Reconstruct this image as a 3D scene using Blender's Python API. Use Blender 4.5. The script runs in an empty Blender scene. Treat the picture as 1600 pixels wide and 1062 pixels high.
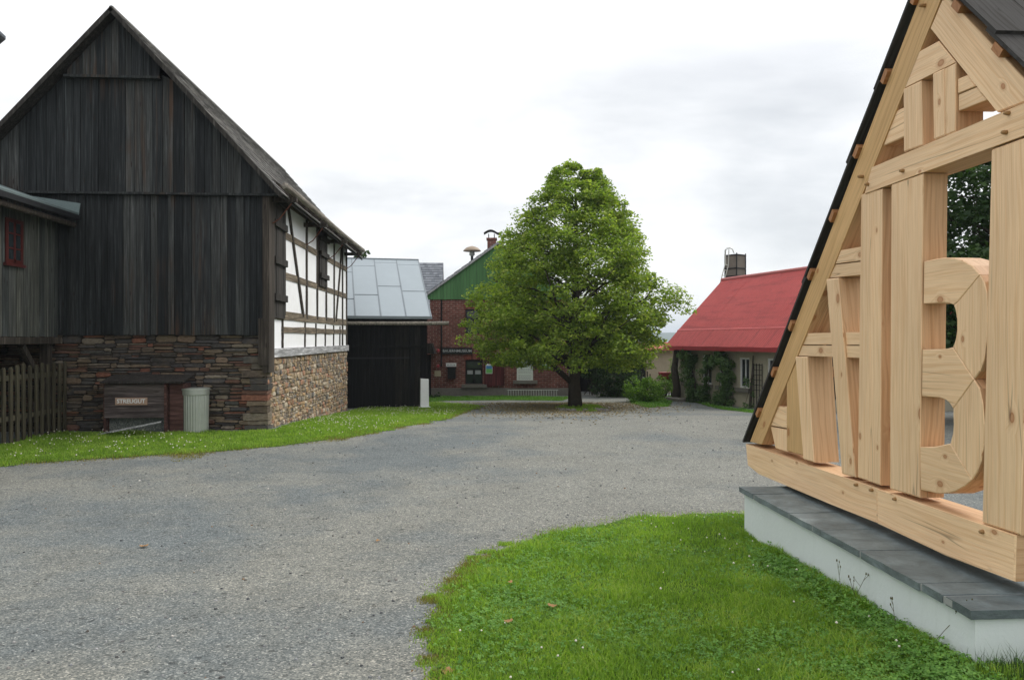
import bpy, math, random
import numpy as np
from mathutils import Vector
R = math.radians
F = 1220.0                      # focal length in photo pixels (photo is 1600 wide)
YAW = math.atan(75/F); SY, CY = math.sin(YAW), math.cos(YAW)
CAMZ = 1.6
scene = bpy.context.scene
COL = scene.collection
rnd = random.Random(7)

# ---------- measuring helpers: photo pixel + distance -> world ----------
def W(px, py, D):
    xr = (px-800)/F*D
    return Vector((D*SY+xr*CY, D*CY-xr*SY, CAMZ-(py-531)/F*D))
def onX(px, py, X): return W(px, py, X/(SY+(px-800)/F*CY))
def onY(px, py, Y): return W(px, py, Y/(CY-(px-800)/F*SY))
KN = [(-60,.3),(0,.2),(3.6,.08),(5,0.0),(7,-.06),(10,-.06),(14.6,-.03),(17,-.14),(24.5,-.60),(28,-.66),(33,-.75),(45,-1.0),(60,-2.2),(120,-9),(300,-30),(900,-60),(4000,-60)]
KX = np.array([k[0] for k in KN]); KZ = np.array([k[1] for k in KN])
def hz(y): return np.interp(y, KX, KZ)
def hy(y):
    w = 1.2
    return (hz(y-w)+hz(y-w/2)+hz(y)+hz(y+w/2)+hz(y+w))/5
def G(px, py):
    D = 1.6*F/max(py-531, 5)
    for _ in range(60):
        p = W(px, py, D)
        g = float(hy(p.y))
        D = D*.5+.5*(CAMZ-g)*F/(py-531)
    p = W(px, py, D); p.z = float(hy(p.y)); return p

# ---------- mesh builder ----------
class MB:
    def __init__(s, tf=None): s.v=[]; s.f=[]; s.uv=[]; s.tf=tf; s.sm=False
    def pt(s, p):
        p = Vector(p)
        return s.tf(p) if s.tf else p
    def add(s, vs, fs, g=None):
        b=len(s.v); off=(rnd.random()*50, rnd.random()*50)
        s.v += [s.pt(p) for p in vs]
        gd = Vector(g).normalized() if g is not None else None
        for f in fs:
            s.f.append([b+i for i in f])
            P=[Vector(vs[i]) for i in f]
            n=(P[1]-P[0]).cross(P[-1]-P[0])
            if n.length<1e-12: n=Vector((0,0,1))
            n.normalize()
            if gd is None:
                if abs(n.z)>.7: a=Vector((1,0,0))
                else: a=Vector((0,0,1)).cross(n).normalized()
                bb=n.cross(a); o=(0,0)
            else:
                a=gd; bb=n.cross(gd); o=off
                if bb.length<.3: a=Vector((gd.y,gd.z,gd.x)); bb=n.cross(a)
            s.uv.append([(p.dot(a)+o[0], p.dot(bb)+o[1]) for p in P])
        return s
    def box(s,x0,x1,y0,y1,z0,z1,g=None,j=0):
        vs=[(x,y,z) for x in (x0,x1) for y in (y0,y1) for z in (z0,z1)]
        if j: vs=[tuple(c+rnd.uniform(-j,j) for c in v) for v in vs]
        return s.add(vs,[(0,1,3,2),(4,6,7,5),(0,4,5,1),(2,3,7,6),(0,2,6,4),(1,5,7,3)],g)
    def prism(s,pts,ext,g=None):
        pts=[Vector(p) for p in pts]; ext=Vector(ext); n=len(pts)
        vs=pts+[p+ext for p in pts]
        fs=[tuple(range(n)),tuple(range(2*n-1,n-1,-1))]+[(i,i+n,(i+1)%n+n,(i+1)%n) for i in range(n)]
        return s.add(vs,fs,g)
    def beam(s,p0,p1,w,h,up=(0,0,1),g=1):
        p0,p1=Vector(p0),Vector(p1); d=(p1-p0).normalized(); up=Vector(up)
        a=d.cross(up).normalized(); b=a.cross(d).normalized()
        vs=[p+a*sx*w/2+b*sz*h/2 for p in (p0,p1) for sx,sz in ((-1,-1),(1,-1),(1,1),(-1,1))]
        return s.add(vs,[(0,3,2,1),(4,5,6,7),(0,1,5,4),(1,2,6,5),(2,3,7,6),(3,0,4,7)],d if g else None)
    def tube(s,pts,rs,n=8,cap=True):
        pts=[Vector(p) for p in pts]
        if not isinstance(rs,(list,tuple)): rs=[rs]*len(pts)
        vs=[]; fs=[]
        for i,p in enumerate(pts):
            d=(pts[min(i+1,len(pts)-1)]-pts[max(i-1,0)]).normalized()
            up=Vector((0,0,1)) if abs(d.z)<.95 else Vector((1,0,0))
            a=d.cross(up).normalized(); b=a.cross(d)
            for k in range(n):
                t=2*math.pi*k/n
                vs.append(p+(a*math.cos(t)+b*math.sin(t))*rs[i])
        for i in range(len(pts)-1):
            for k in range(n):
                fs.append((i*n+k,i*n+(k+1)%n,(i+1)*n+(k+1)%n,(i+1)*n+k))
        if cap: fs+= [tuple(range(n-1,-1,-1)),tuple(range((len(pts)-1)*n,len(pts)*n))]
        return s.add(vs,fs)
    def build(s,name,mat,parent=None,smooth=False):
        base = Vector(parent['_b']) if parent and '_b' in parent else Vector((0,0,0))
        if parent is None and s.v:
            xs=[v.x for v in s.v]; ys=[v.y for v in s.v]; zs=[v.z for v in s.v]
            base=Vector(((min(xs)+max(xs))/2,(min(ys)+max(ys))/2,min(zs)))
        me=bpy.data.meshes.new(name)
        me.from_pydata([tuple(v-base) for v in s.v],[],s.f)
        uvl=me.uv_layers.new(name='UVMap')
        fl=[c for f in s.uv for uv in f for c in uv]
        if len(fl)==2*len(me.loops): uvl.data.foreach_set('uv',fl)
        if smooth: me.polygons.foreach_set('use_smooth',[True]*len(me.polygons))
        me.update()
        o=bpy.data.objects.new(name,me); COL.objects.link(o)
        me.materials.append(mat)
        if parent: o.parent=parent; o['_b']=list(base)
        else: o.location=base; o['_b']=list(base)
        return o
def tag(o,label=None,cat=None,group=None,kind=None):
    if label: o['label']=label
    if cat: o['category']=cat
    if group: o['group']=group
    if kind: o['kind']=kind
    return o
def thing(name,label,cat,loc,group=None):
    o=bpy.data.objects.new(name,None); COL.objects.link(o)
    o.location=loc; o['_b']=list(loc); o.empty_display_size=.2
    return tag(o,label,cat,group)
def frame(px,D,deg,z0=0.0):
    """local frame: u to the right, v away, turned by deg; origin seen at column px, distance D"""
    t=R(deg); xr0=(px-800)/F*D; c,s_=math.cos(t),math.sin(t)
    def tf(p):
        xr=xr0+p[0]*c-p[1]*s_; d=D+p[0]*s_+p[1]*c
        return Vector((d*SY+xr*CY, d*CY-xr*SY, z0+p[2]))
    return tf
def np_mesh(name,V,T,mat,parent=None,smooth=False):
    """V (n,3), T (m,3) triangles"""
    base=np.array(parent['_b']) if parent else np.array([0.,0.,0.])
    if parent is None:
        base=np.array([V[:,0].mean(),V[:,1].mean(),V[:,2].min()])
    me=bpy.data.meshes.new(name)
    me.vertices.add(len(V)); me.vertices.foreach_set('co',(V-base).astype(np.float32).ravel())
    me.loops.add(T.size); me.loops.foreach_set('vertex_index',T.astype(np.int32).ravel())
    me.polygons.add(len(T)); me.polygons.foreach_set('loop_start',np.arange(0,T.size,3,dtype=np.int32))
    try: me.polygons.foreach_set('loop_total',np.full(len(T),3,dtype=np.int32))
    except Exception: pass
    if smooth: me.polygons.foreach_set('use_smooth',np.ones(len(T),dtype=bool))
    me.update(calc_edges=True); me.validate()
    o=bpy.data.objects.new(name,me); COL.objects.link(o); me.materials.append(mat)
    if parent: o.parent=parent
    else: o.location=base
    o['_b']=list(map(float,base))
    return o

# ---------- materials ----------
class NT:
    def __init__(s,name,rough=.85,spec=.25,metal=0):
        s.m=bpy.data.materials.new(name); s.m.use_nodes=True; s.t=s.m.node_tree
        s.b=s.t.nodes['Principled BSDF']; s.b.inputs['Roughness'].default_value=rough
        s.b.inputs['Specular IOR Level'].default_value=spec; s.b.inputs['Metallic'].default_value=metal
        s.tc=s.t.nodes.new('ShaderNodeTexCoord')
    def n(s,ty,**kw):
        nd=s.t.nodes.new(ty)
        for k,v in kw.items(): setattr(nd,k,v)
        return nd
    def l(s,a,b): s.t.links.new(a,b)
    def co(s,scale=(1,1,1),src='Object',add=None):
        mp=s.n('ShaderNodeMapping'); s.l(s.tc.outputs[src],mp.inputs[0]); mp.inputs['Scale'].default_value=scale
        return mp.outputs[0]
    def noise(s,co,sc=5,det=4,ro=.6,dist=0):
        nd=s.n('ShaderNodeTexNoise'); s.l(co,nd.inputs['Vector']); nd.inputs['Scale'].default_value=sc
        nd.inputs['Detail'].default_value=det; nd.inputs['Roughness'].default_value=ro; nd.inputs['Distortion'].default_value=dist
        return nd.outputs['Fac']
    def vor(s,co,sc=5,feat='F1',out='Distance',rn=1,two=False):
        nd=s.n('ShaderNodeTexVoronoi',feature=feat); nd.voronoi_dimensions='2D' if two else '3D'; s.l(co,nd.inputs['Vector']); nd.inputs['Scale'].default_value=sc
        nd.inputs['Randomness'].default_value=rn
        return nd.outputs[out]
    def ramp(s,fac,st,interp='LINEAR'):
        nd=s.n('ShaderNodeValToRGB'); s.l(fac,nd.inputs[0]); cr=nd.color_ramp; cr.interpolation=interp
        while len(cr.elements)<len(st): cr.elements.new(.5)
        for e,(p,c) in zip(cr.elements,st):
            e.position=p; c=(c,c,c) if not isinstance(c,(tuple,list)) else c; e.color=(*c,1)
        return nd.outputs[0]
    def mix(s,fac,a,b,mode='MIX'):
        nd=s.n('ShaderNodeMix',data_type='RGBA',blend_type=mode)
        for sock,val in ((nd.inputs[0],fac),(nd.inputs[6],a),(nd.inputs[7],b)):
            if isinstance(val,(int,float)): sock.default_value=val if sock==nd.inputs[0] else (val,val,val,1)
            elif isinstance(val,(tuple,list)): sock.default_value=(*val,1)
            else: s.l(val,sock)
        return nd.outputs[2]
    def math(s,op,a,b=0.0):
        nd=s.n('ShaderNodeMath',operation=op)
        for i,val in ((0,a),(1,b)):
            if isinstance(val,(int,float)): nd.inputs[i].default_value=val
            else: s.l(val,nd.inputs[i])
        return nd.outputs[0]
    def island(s):
        return s.n('ShaderNodeNewGeometry').outputs['Random Per Island']
    def col(s,c):
        if isinstance(c,(tuple,list)): s.b.inputs['Base Color'].default_value=(*c,1)
        else: s.l(c,s.b.inputs['Base Color'])
    def bump(s,h,st=.3,dist=.02):
        nd=s.n('ShaderNodeBump'); s.l(h,nd.inputs['Height']); nd.inputs['Strength'].default_value=st; nd.inputs['Distance'].default_value=dist
        s.l(nd.outputs[0],s.b.inputs['Normal'])
def plain(name,c,rough=.7,var=.25,sc=6,metal=0,bump=.15,spec=.3):
    t=NT(name,rough,spec,metal); nz=t.noise(t.co(),sc,6,.65)
    t.col(t.mix(nz,tuple(x*(1-var) for x in c),tuple(min(1,x*(1+var)) for x in c)))
    if bump: t.bump(t.noise(t.co(),sc*6,5),bump,.01)
    return t.m
def boards(name,cols,rough=.85,zs=1.0,warm=None,bump=.5,axis='z',soft=0):
    """weathered sawn boards: grain streaks, tone by board"""
    t=NT(name,rough,.2)
    sc={'z':(1,1,.035),'x':(.05,1,1),'y':(1,.05,1)}[axis]
    c1=t.co(sc); st=t.noise(c1,38,5,.7,.3); st2=t.noise(c1,9,4,.6,.5)
    isl=t.island()
    f=t.math('ADD',t.math('MULTIPLY',st2,.5),t.math('MULTIPLY',isl,.55))
    base=t.ramp(f,cols)
    light=t.ramp(st,[(.32,.8),(.52,.98),(.62,1.08),(.74,1.2)] if soft else [(.32,.5),(.52,.95),(.62,1.5),(.74,2.9)])
    c=t.mix(1,base,light,'MULTIPLY'); st3=t.noise(c1,15,3,.6,.2); c=t.mix(1,c,t.ramp(st3,[(.3,.9),(.5,1),(.68,1.1)] if soft else [(.3,.75),(.5,1),(.68,1.5)]),'MULTIPLY')
    if warm:
        w=t.noise(t.co(),.55,3,.5); wm=t.ramp(w,[(.5,0),(.66,1)])
        isl2=t.ramp(st2,[(.5,0),(.62,1)])
        c=t.mix(t.math('MULTIPLY',t.math('MULTIPLY',wm,isl2),.8),c,warm)
    kn=t.vor(t.co((6,6,1.3) if axis=='z' else (1.3,6,6)),1.5); k=t.ramp(kn,[(.06,1),(.14,0)])
    c=t.mix(t.math('MULTIPLY',k,0 if soft else .8),c,(.02,.015,.012))
    t.col(c); t.bump(st,bump,.01); return t.m
def stone(name,cols,rough=.85):
    t=NT(name,rough,.25); isl=t.island()
    base=t.mix(1,t.ramp(isl,cols,'CONSTANT'),1.22,'MULTIPLY')
    nz=t.noise(t.co((1,1,2.5)),14,6,.7); n2=t.noise(t.co(),3,3)
    c=t.mix(1,base,t.ramp(nz,[(.25,.45),(.5,.95),(.75,1.6)]),'MULTIPLY')
    c=t.mix(t.math('MULTIPLY',t.ramp(n2,[(.5,0),(.65,1)]),.35),c,(.16,.12,.075))
    t.col(c); t.bump(nz,.8,.02); return t.m
M={}
M['gable']=boards('weathered_dark_boards',[(.2,(.012,.0135,.0145)),(.5,(.025,.0275,.0285)),(.8,(.052,.054,.052))],warm=(.085,.045,.026))
M['annexw']=boards('grey_boards',[(.2,(.04,.045,.044)),(.5,(.065,.068,.062)),(.8,(.10,.10,.085))])
M['black']=boards('tarred_boards',[(.2,(.006,.006,.007)),(.6,(.012,.012,.012)),(.9,(.02,.018,.015))])
M['fence']=boards('fence_boards',[(.2,(.04,.038,.027)),(.6,(.068,.06,.04)),(.9,(.10,.088,.06))])
M['oldwood']=boards('old_timber',[(.2,(.07,.055,.04)),(.5,(.13,.105,.075)),(.85,(.22,.18,.13))],axis='y')
M['oldpost']=boards('old_post_timber',[(.2,(.022,.019,.016)),(.5,(.042,.035,.029)),(.85,(.08,.066,.052))])
M['greyplank']=boards('grey_plank',[(.2,(.25,.25,.26)),(.5,(.33,.33,.34)),(.85,(.42,.42,.42))],axis='y')
M['gutter']=boards('bleached_log',[(.2,(.14,.12,.10)),(.5,(.2,.18,.15)),(.85,(.3,.27,.23))],axis='y')
M['shutter']=boards('shutter_wood',[(.2,(.016,.015,.014)),(.5,(.03,.027,.024)),(.85,(.05,.045,.04))])
M['redwood']=boards('red_worn_boards',[(.2,(.04,.028,.026)),(.5,(.07,.035,.03)),(.85,(.10,.055,.05))],axis='x',warm=(.16,.045,.04))
M['slatest']=stone('slate_stones',[(0,(.055,.05,.047)),(.16,(.09,.07,.055)),(.3,(.11,.06,.045)),(.42,(.07,.066,.06)),(.56,(.14,.10,.07)),(.64,(.13,.10,.07)),(.78,(.06,.056,.055)),(.86,(.16,.135,.105)),(.94,(.17,.075,.05))])
M['rubble']=stone('rubble_stones',[(0,(.16,.13,.10)),(.15,(.26,.20,.13)),(.32,(.35,.27,.18)),(.45,(.20,.17,.14)),(.57,(.28,.19,.13)),(.66,(.40,.34,.26)),(.78,(.15,.14,.13)),(.86,(.33,.22,.12)),(.94,(.31,.17,.11))])
M['mortar_d']=plain('dark_joint',(.035,.03,.026),.95,.5,9)
M['mortar_l']=plain('sandy_mortar',(.22,.17,.12),.95,.4,12)
def plaster(name,c,dirt,amt=.35):
    t=NT(name,.9,.15); n=t.noise(t.co(),1.3,6,.65); n2=t.noise(t.co((1,1,.3)),5,5,.6)
    cc=t.mix(t.math('MULTIPLY',t.ramp(n,[(.45,0),(.7,1)]),amt),c,dirt)
    cc=t.mix(t.math('MULTIPLY',t.ramp(n2,[(.5,0),(.75,1)]),amt*.6),cc,dirt)
    t.col(cc); t.bump(t.noise(t.co(),30,5),.25,.01); return t.m
def plaster2(name,c,dirt,amt):
    t=NT(name,.9,.15); n=t.noise(t.co(),1.3,6,.65); n3=t.noise(t.co((1,1,.6)),9,6,.7)
    cc=t.mix(t.math('MULTIPLY',t.ramp(n,[(.45,0),(.7,1)]),amt),c,dirt)
    sp=t.n('ShaderNodeSeparateXYZ'); t.l(t.co(),sp.inputs[0])      # rain splashed soil near the ground
    h=t.math('ADD',sp.outputs[2],t.math('MULTIPLY',n3,.22)); cc=t.mix(t.math('MULTIPLY',t.ramp(t.math('ADD',h,.5),[(.31,1),(.50,0)]),.6),cc,(.23,.25,.16))
    cc=t.mix(t.math('MULTIPLY',t.ramp(t.noise(t.co((6,6,.8)),3,4,.6),[(.55,0),(.7,1)]),.22),cc,dirt)
    t.col(cc); t.bump(t.noise(t.co(),30,5),.25,.01); return t.m
M['white']=plaster('white_plaster',(.86,.87,.88),(.55,.53,.5),.2)
M['plinth']=plaster2('pale_plinth_paint',(.70,.75,.74),(.55,.59,.56),.35)
M['cream']=plaster('cream_render',(.44,.40,.31),(.26,.235,.18),.5)
M['cream2']=plaster('cream_render_pale',(.42,.36,.26),(.26,.22,.16),.4)
def shingle(name,a,b,c):
    t=NT(name,.75,.35); isl=t.island(); nz=t.noise(t.co(),20,5,.7)
    cc=t.mix(1,t.ramp(isl,[(0,a),(.5,b),(1,c)]),t.ramp(nz,[(.3,.6),(.7,1.35)]),'MULTIPLY')
    t.col(cc); t.bump(nz,.4,.01); return t.m
M['shingle']=shingle('grey_roof_shingles',(.09,.088,.08),(.15,.145,.135),(.24,.23,.21))
M['slate']=shingle('blue_slate',(.10,.11,.13),(.15,.165,.185),(.20,.215,.24))
M['zinc']=plain('zinc_sheet',(.33,.38,.41),.45,.10,1.5,.35,.05,.5)
M['seam']=plain('zinc_seam',(.22,.25,.27),.5,.1,3,.3,0)
M['teal']=plain('patinated_sheet',(.14,.18,.18),.6,.3,5,.2)
M['tar']=plain('dark_fascia',(.015,.016,.018),.6,.3,5)
M['metal']=plain('galvanised_metal',(.40,.42,.38),.5,.22,4,.5,.1,.5)
M['dmetal']=plain('dark_metal',(.02,.02,.022),.45,.3,8,.6,.05)
M['rust']=plain('rusty_iron',(.13,.05,.03),.8,.4,12)
def redroof():
    t=NT('red_roof_sheet',.6,.3); n=t.noise(t.co(),.8,6,.7); n2=t.noise(t.co((1,1,1)),26,6,.7)
    c=t.mix(n,(.40,.055,.052),(.55,.105,.095)); c=t.mix(t.math('MULTIPLY',t.ramp(n2,[(.55,0),(.75,1)]),.4),c,(.10,.02,.022))
    uv=t.co((3.2,.35,1),'UV'); st=t.noise(uv,1.6,6,.75)
    c=t.mix(t.math('MULTIPLY',t.ramp(st,[(.50,0),(.64,1)]),.65),c,(.16,.03,.03))
    t.col(c); t.bump(n2,.3,.02); return t.m
M['redroof']=redroof()
M['redtrim']=plain('red_trim_paint',(.33,.045,.05),.55,.2,5)
M['redframe']=plain('red_window_paint',(.065,.014,.012),.5,.2,8)
M['oxblood']=boards('oxblood_boards',[(.2,(.05,.014,.014)),(.5,(.075,.02,.02)),(.9,(.10,.028,.028))])
M['green']=boards('green_boards',[(.2,(.07,.165,.065)),(.5,(.085,.20,.078)),(.9,(.105,.235,.095))],bump=.2,soft=1)
def brick():
    t=NT('red_brick',.9,.15); co=t.co((1,1,1),'UV')
    b=t.n('ShaderNodeTexBrick'); t.l(co,b.inputs['Vector']); b.inputs['Scale'].default_value=1
    b.inputs['Brick Width'].default_value=.25; b.inputs['Row Height'].default_value=.083; b.inputs['Mortar Size'].default_value=.008
    b.inputs['Color1'].default_value=(.13,.042,.034,1); b.inputs['Color2'].default_value=(.22,.08,.062,1); b.inputs['Mortar'].default_value=(.30,.24,.2,1)
    b.inputs['Mortar Smooth'].default_value=.3; b.inputs['Bias'].default_value=-.1
    n=t.noise(t.co(),1.1,5,.7); n2=t.noise(co,9,4,.6)
    c=t.mix(1,b.outputs['Color'],t.ramp(n,[(.3,.55),(.7,1.25)]),'MULTIPLY'); c=t.mix(1,c,t.ramp(n2,[(.3,.7),(.7,1.25)]),'MULTIPLY')
    t.col(c); t.bump(b.outputs['Fac'],-.4,.01); return t.m
M['brick']=brick()
M['concrete']=plain('stained_concrete',(.17,.155,.13),.9,.5,2.5,0,.5)
M['sill']=plain('stone_sill',(.16,.15,.13),.9,.35,8)
M['glass']=NT('window_glass',.08,.5).m; M['glass'].node_tree.nodes['Principled BSDF'].inputs['Base Color'].default_value=(.02,.025,.028,1)
M['curtain']=plain('net_curtain',(.35,.37,.38),.9,.2,30)
M['paint']=plain('white_paint',(.72,.73,.72),.6,.08,8)
M['signw']=plain('faded_sign_board',(.36,.24,.18),.8,.25,12)
M['ink']=plain('black_paint',(.012,.012,.012),.6,.1,5)
M['panel']=plain('notice_paper',(.62,.68,.62),.5,.06,6)
M['greenp']=plain('green_print',(.15,.45,.12),.5,.3,20)
M['bluep']=plain('blue_print',(.06,.22,.45),.5,.3,20)
M['grey']=plain('grey_print',(.25,.27,.26),.6,.1,20)
M['signp']=plain('sign_lettering',(.42,.44,.44),.6,.1,8)
M['greyfront']=boards('grey_worn_panel',[(.2,(.045,.038,.037)),(.5,(.075,.06,.058)),(.9,(.11,.09,.085))],axis='x',warm=(.12,.045,.04))
M['beige']=plain('beige_plate',(.42,.36,.25),.6,.1,10)
def coping():
    t=NT('slate_coping',.6,.4); isl=t.island(); n=t.noise(t.co((1,1,3)),5,7,.7,.4); n2=t.noise(t.co(),40,4,.6)
    c=t.mix(1,t.ramp(isl,[(0,(.088,.112,.116)),(1,(.16,.195,.20))]),t.ramp(n,[(.3,.6),(.55,1.1),(.75,1.7)]),'MULTIPLY')
    t.col(c); t.bump(t.math('ADD',n,t.math('MULTIPLY',n2,.3)),.6,.02); return t.m
M['coping']=coping()
def spruce(name,a,b,knot=(.36,.13,.04),rough=.62,spec=.3):
    t=NT(name,rough,spec); isl=t.island()
    cw=t.co((1,1,1),'UV')
    wob=t.noise(t.co((.7,2.2,1),'UV'),1.3,3,.5)
    g=t.n('ShaderNodeCombineXYZ'); sp=t.n('ShaderNodeSeparateXYZ'); t.l(cw,sp.inputs[0])
    # knots bend the grain round them
    vk=t.n('ShaderNodeTexVoronoi'); vk.voronoi_dimensions='2D'; t.l(t.co((2.3,3.6,1),'UV'),vk.inputs['Vector']); vk.inputs['Scale'].default_value=1
    sk=t.n('ShaderNodeSeparateColor'); t.l(vk.outputs['Color'],sk.inputs[0])
    kd=t.math('ADD',t.math('MULTIPLY',vk.outputs['Distance'],t.math('ADD',t.math('MULTIPLY',sk.outputs[1],1.6),.75)),t.ramp(sk.outputs[0],[(.72,0),(.74,.5)]))
    push=t.ramp(kd,[(.0,.9),(.22,0)])
    t.l(t.math('MULTIPLY',sp.outputs[0],1.0),g.inputs[0])
    yy=t.math('ADD',t.math('MULTIPLY',sp.outputs[1],46),t.math('ADD',t.math('MULTIPLY',wob,5.5),t.math('MULTIPLY',push,3)))
    t.l(yy,g.inputs[1])
    gr=t.noise(g.outputs[0],1.0,3,.6)
    fine=t.noise(t.co((3,160,1),'UV'),1,3,.6)
    c=t.mix(t.ramp(gr,[(.25,0),(.5,.4),(.62,1),(.8,.6)]),a,tuple(x*.93 for x in b))
    c=t.mix(1,c,t.ramp(fine,[(.3,.88),(.7,1.08)]),'MULTIPLY')
    c=t.mix(1,c,t.ramp(isl,[(0,(.80,.80,.80)),(.5,(1,.97,.92)),(1,(1.12,1.1,1.06))]),'MULTIPLY')
    c=t.mix(t.math('MULTIPLY',t.ramp(kd,[(.03,.75),(.055,1),(.07,.35),(.13,0)]),.85),c,knot)
    c=t.mix(1,c,t.ramp(t.noise(t.co((.5,1.2,1),'UV'),1.2,4,.6),[(.3,.86),(.7,1.1)]),'MULTIPLY')
    ck=t.noise(t.co((.30,7,1),'UV'),1.1,1,.3,.05); cr=t.ramp(ck,[(.4955,1),(.499,.45),(.501,.45),(.5045,1)])
    ckm=t.noise(t.co((1.2,3,1),'UV'),.8,2); cr=t.mix(t.ramp(ckm,[(.5,0),(.56,1)]),(1,1,1),cr)
    c=t.mix(1,c,cr,'MULTIPLY')
    t.col(c); t.bump(t.math('ADD',gr,cr),.18,.004); return t.m
M['spruce']=spruce('fresh_spruce',(.88,.65,.42),(.82,.55,.32))
M['spruce2']=spruce('amber_spruce',(.68,.45,.22),(.58,.36,.155))
M['spruce_shade']=spruce('side_shade_spruce',(.66,.44,.26),(.55,.33,.17))
M['batten']=spruce('shaded_batten_wood',(.42,.21,.095),(.33,.15,.06))  # orange end-grain tone, darkened to paint in shade under the roof boards
M['peg']=plain('oak_peg',(.33,.19,.08),.7,.25,30)
def leafmat(name,cols,trans=.35,nsc=1.2):
    t=NT(name,.6,.25); isl=t.island(); n=t.noise(t.co(),nsc,3,.6)
    f=t.math('ADD',t.math('MULTIPLY',isl,.4),t.math('MULTIPLY',n,.6)); c=t.ramp(f,cols)
    t.col(c); tr=t.n('ShaderNodeBsdfTranslucent'); t.l(t.mix(1,c,(1.3,1.5,.6),'MULTIPLY'),tr.inputs[0])
    mx=t.n('ShaderNodeMixShader'); mx.inputs[0].default_value=trans
    out=[x for x in t.t.nodes if x.type=='OUTPUT_MATERIAL'][0]
    t.l(t.b.outputs[0],mx.inputs[1]); t.l(tr.outputs[0],mx.inputs[2]); t.l(mx.outputs[0],out.inputs[0]); return t.m
M['lime']=leafmat('lime_leaves',[(.2,(.085,.13,.03)),(.42,(.17,.245,.045)),(.62,(.29,.37,.065)),(.82,(.48,.49,.13))],.45,2.0)
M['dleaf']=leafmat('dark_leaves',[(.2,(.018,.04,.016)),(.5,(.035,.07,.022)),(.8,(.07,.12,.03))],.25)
M['vine']=leafmat('vine_leaves',[(.2,(.045,.085,.032)),(.5,(.085,.15,.055)),(.8,(.17,.25,.09))],.25,3)
M['bleaf']=leafmat('bush_leaves',[(.2,(.05,.11,.02)),(.5,(.12,.23,.03)),(.75,(.24,.38,.05)),(.85,(.42,.42,.08))],.3,3)
M['blade']=leafmat('grass_blades',[(.15,(.09,.165,.026)),(.38,(.165,.275,.042)),(.6,(.265,.395,.065)),(.85,(.46,.50,.15))],.5,2.6)
M['clover']=leafmat('clover_leaves',[(.2,(.07,.17,.03)),(.5,(.12,.26,.045)),(.8,(.21,.38,.07))],.3,3)
M['dry']=leafmat('dry_grass',[(.2,(.12,.12,.02)),(.5,(.22,.2,.05)),(.8,(.33,.26,.10))],.3,3)
M['flower']=plain('clover_flower',(.70,.66,.55),.8,.2,40)
M['bark']=plain('bark',(.055,.045,.035),.95,.5,14,0,1)
M['stalk']=plain('stalk',(.10,.09,.04),.8,.3,30)
M['pale']=plain('pale_mortar',(.30,.31,.30),.9,.3,20)
M['litleaf']=plain('litter_leaf',(.25,.20,.10),.8,.4,3)
M['drleaf']=plain('dry_leaf',(.30,.17,.07),.8,.4,20)
M['hill']=plain('forest_hills',(.05,.08,.05),.95,.3,.02,0,0)
M['field']=plain('fields',(.07,.10,.03),.95,.3,.05,0,0)
def gravel():
    t=NT('grey_gravel',.9,.2)
    w=t.co((1,1,1)); v=t.n('ShaderNodeTexVoronoi'); t.l(w,v.inputs['Vector']); v.inputs['Scale'].default_value=115
    v2=t.n('ShaderNodeTexVoronoi'); t.l(w,v2.inputs['Vector']); v2.inputs['Scale'].default_value=34
    sp=t.n('ShaderNodeSeparateColor'); t.l(v.outputs['Color'],sp.inputs[0])
    sp2=t.n('ShaderNodeSeparateColor'); t.l(v2.outputs['Color'],sp2.inputs[0])
    c=t.ramp(sp.outputs[0],[(0,(.07,.078,.08)),(.35,(.12,.129,.129)),(.72,(.165,.172,.168)),(.92,(.235,.238,.226)),(1,(.37,.365,.345))])
    big=t.ramp(sp2.outputs[1],[(.0,.90),(.95,1.04),(.985,.55)]); c=t.mix(1,c,big,'MULTIPLY')
    n=t.noise(t.co((1,1,1)),.35,5,.65); n2=t.noise(t.co(),1.6,6,.7)
    c=t.mix(t.ramp(n,[(.40,0),(.56,1)]),t.mix(1,c,(.84,.90,.92),'MULTIPLY'),t.mix(1,c,(1.24,1.20,1.09),'MULTIPLY'))
    c=t.mix(1,c,t.ramp(n2,[(.3,.86),(.5,1),(.7,1.08)]),'MULTIPLY')
    t.col(c); t.bump(t.math('ADD',v.outputs['Distance'],t.math('MULTIPLY',v2.outputs['Distance'],.6)),-.8,.014); return t.m
M['gravel']=gravel()
def soil():
    t=NT('turf_soil',.95,.1); n=t.noise(t.co(),7,6,.7); n2=t.noise(t.co(),1.2,4,.6)
    c=t.mix(n,(.03,.065,.01),(.08,.15,.025)); c=t.mix(t.math('MULTIPLY',t.ramp(n2,[(.5,0),(.7,1)]),.25),c,(.12,.13,.04)); t.col(c); t.bump(n,.6,.03); return t.m
M['soil']=soil()
M['litter']=(lambda t:(t.col(t.ramp(t.vor(t.co(),22,out='Distance'),[(.2,(.22,.16,.08)),(.5,(.14,.13,.09)),(.8,(.08,.09,.05))])),t.bump(t.noise(t.co(),20),.5,.02),t.m)[2])(NT('leaf_litter',.95,.1))
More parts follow.
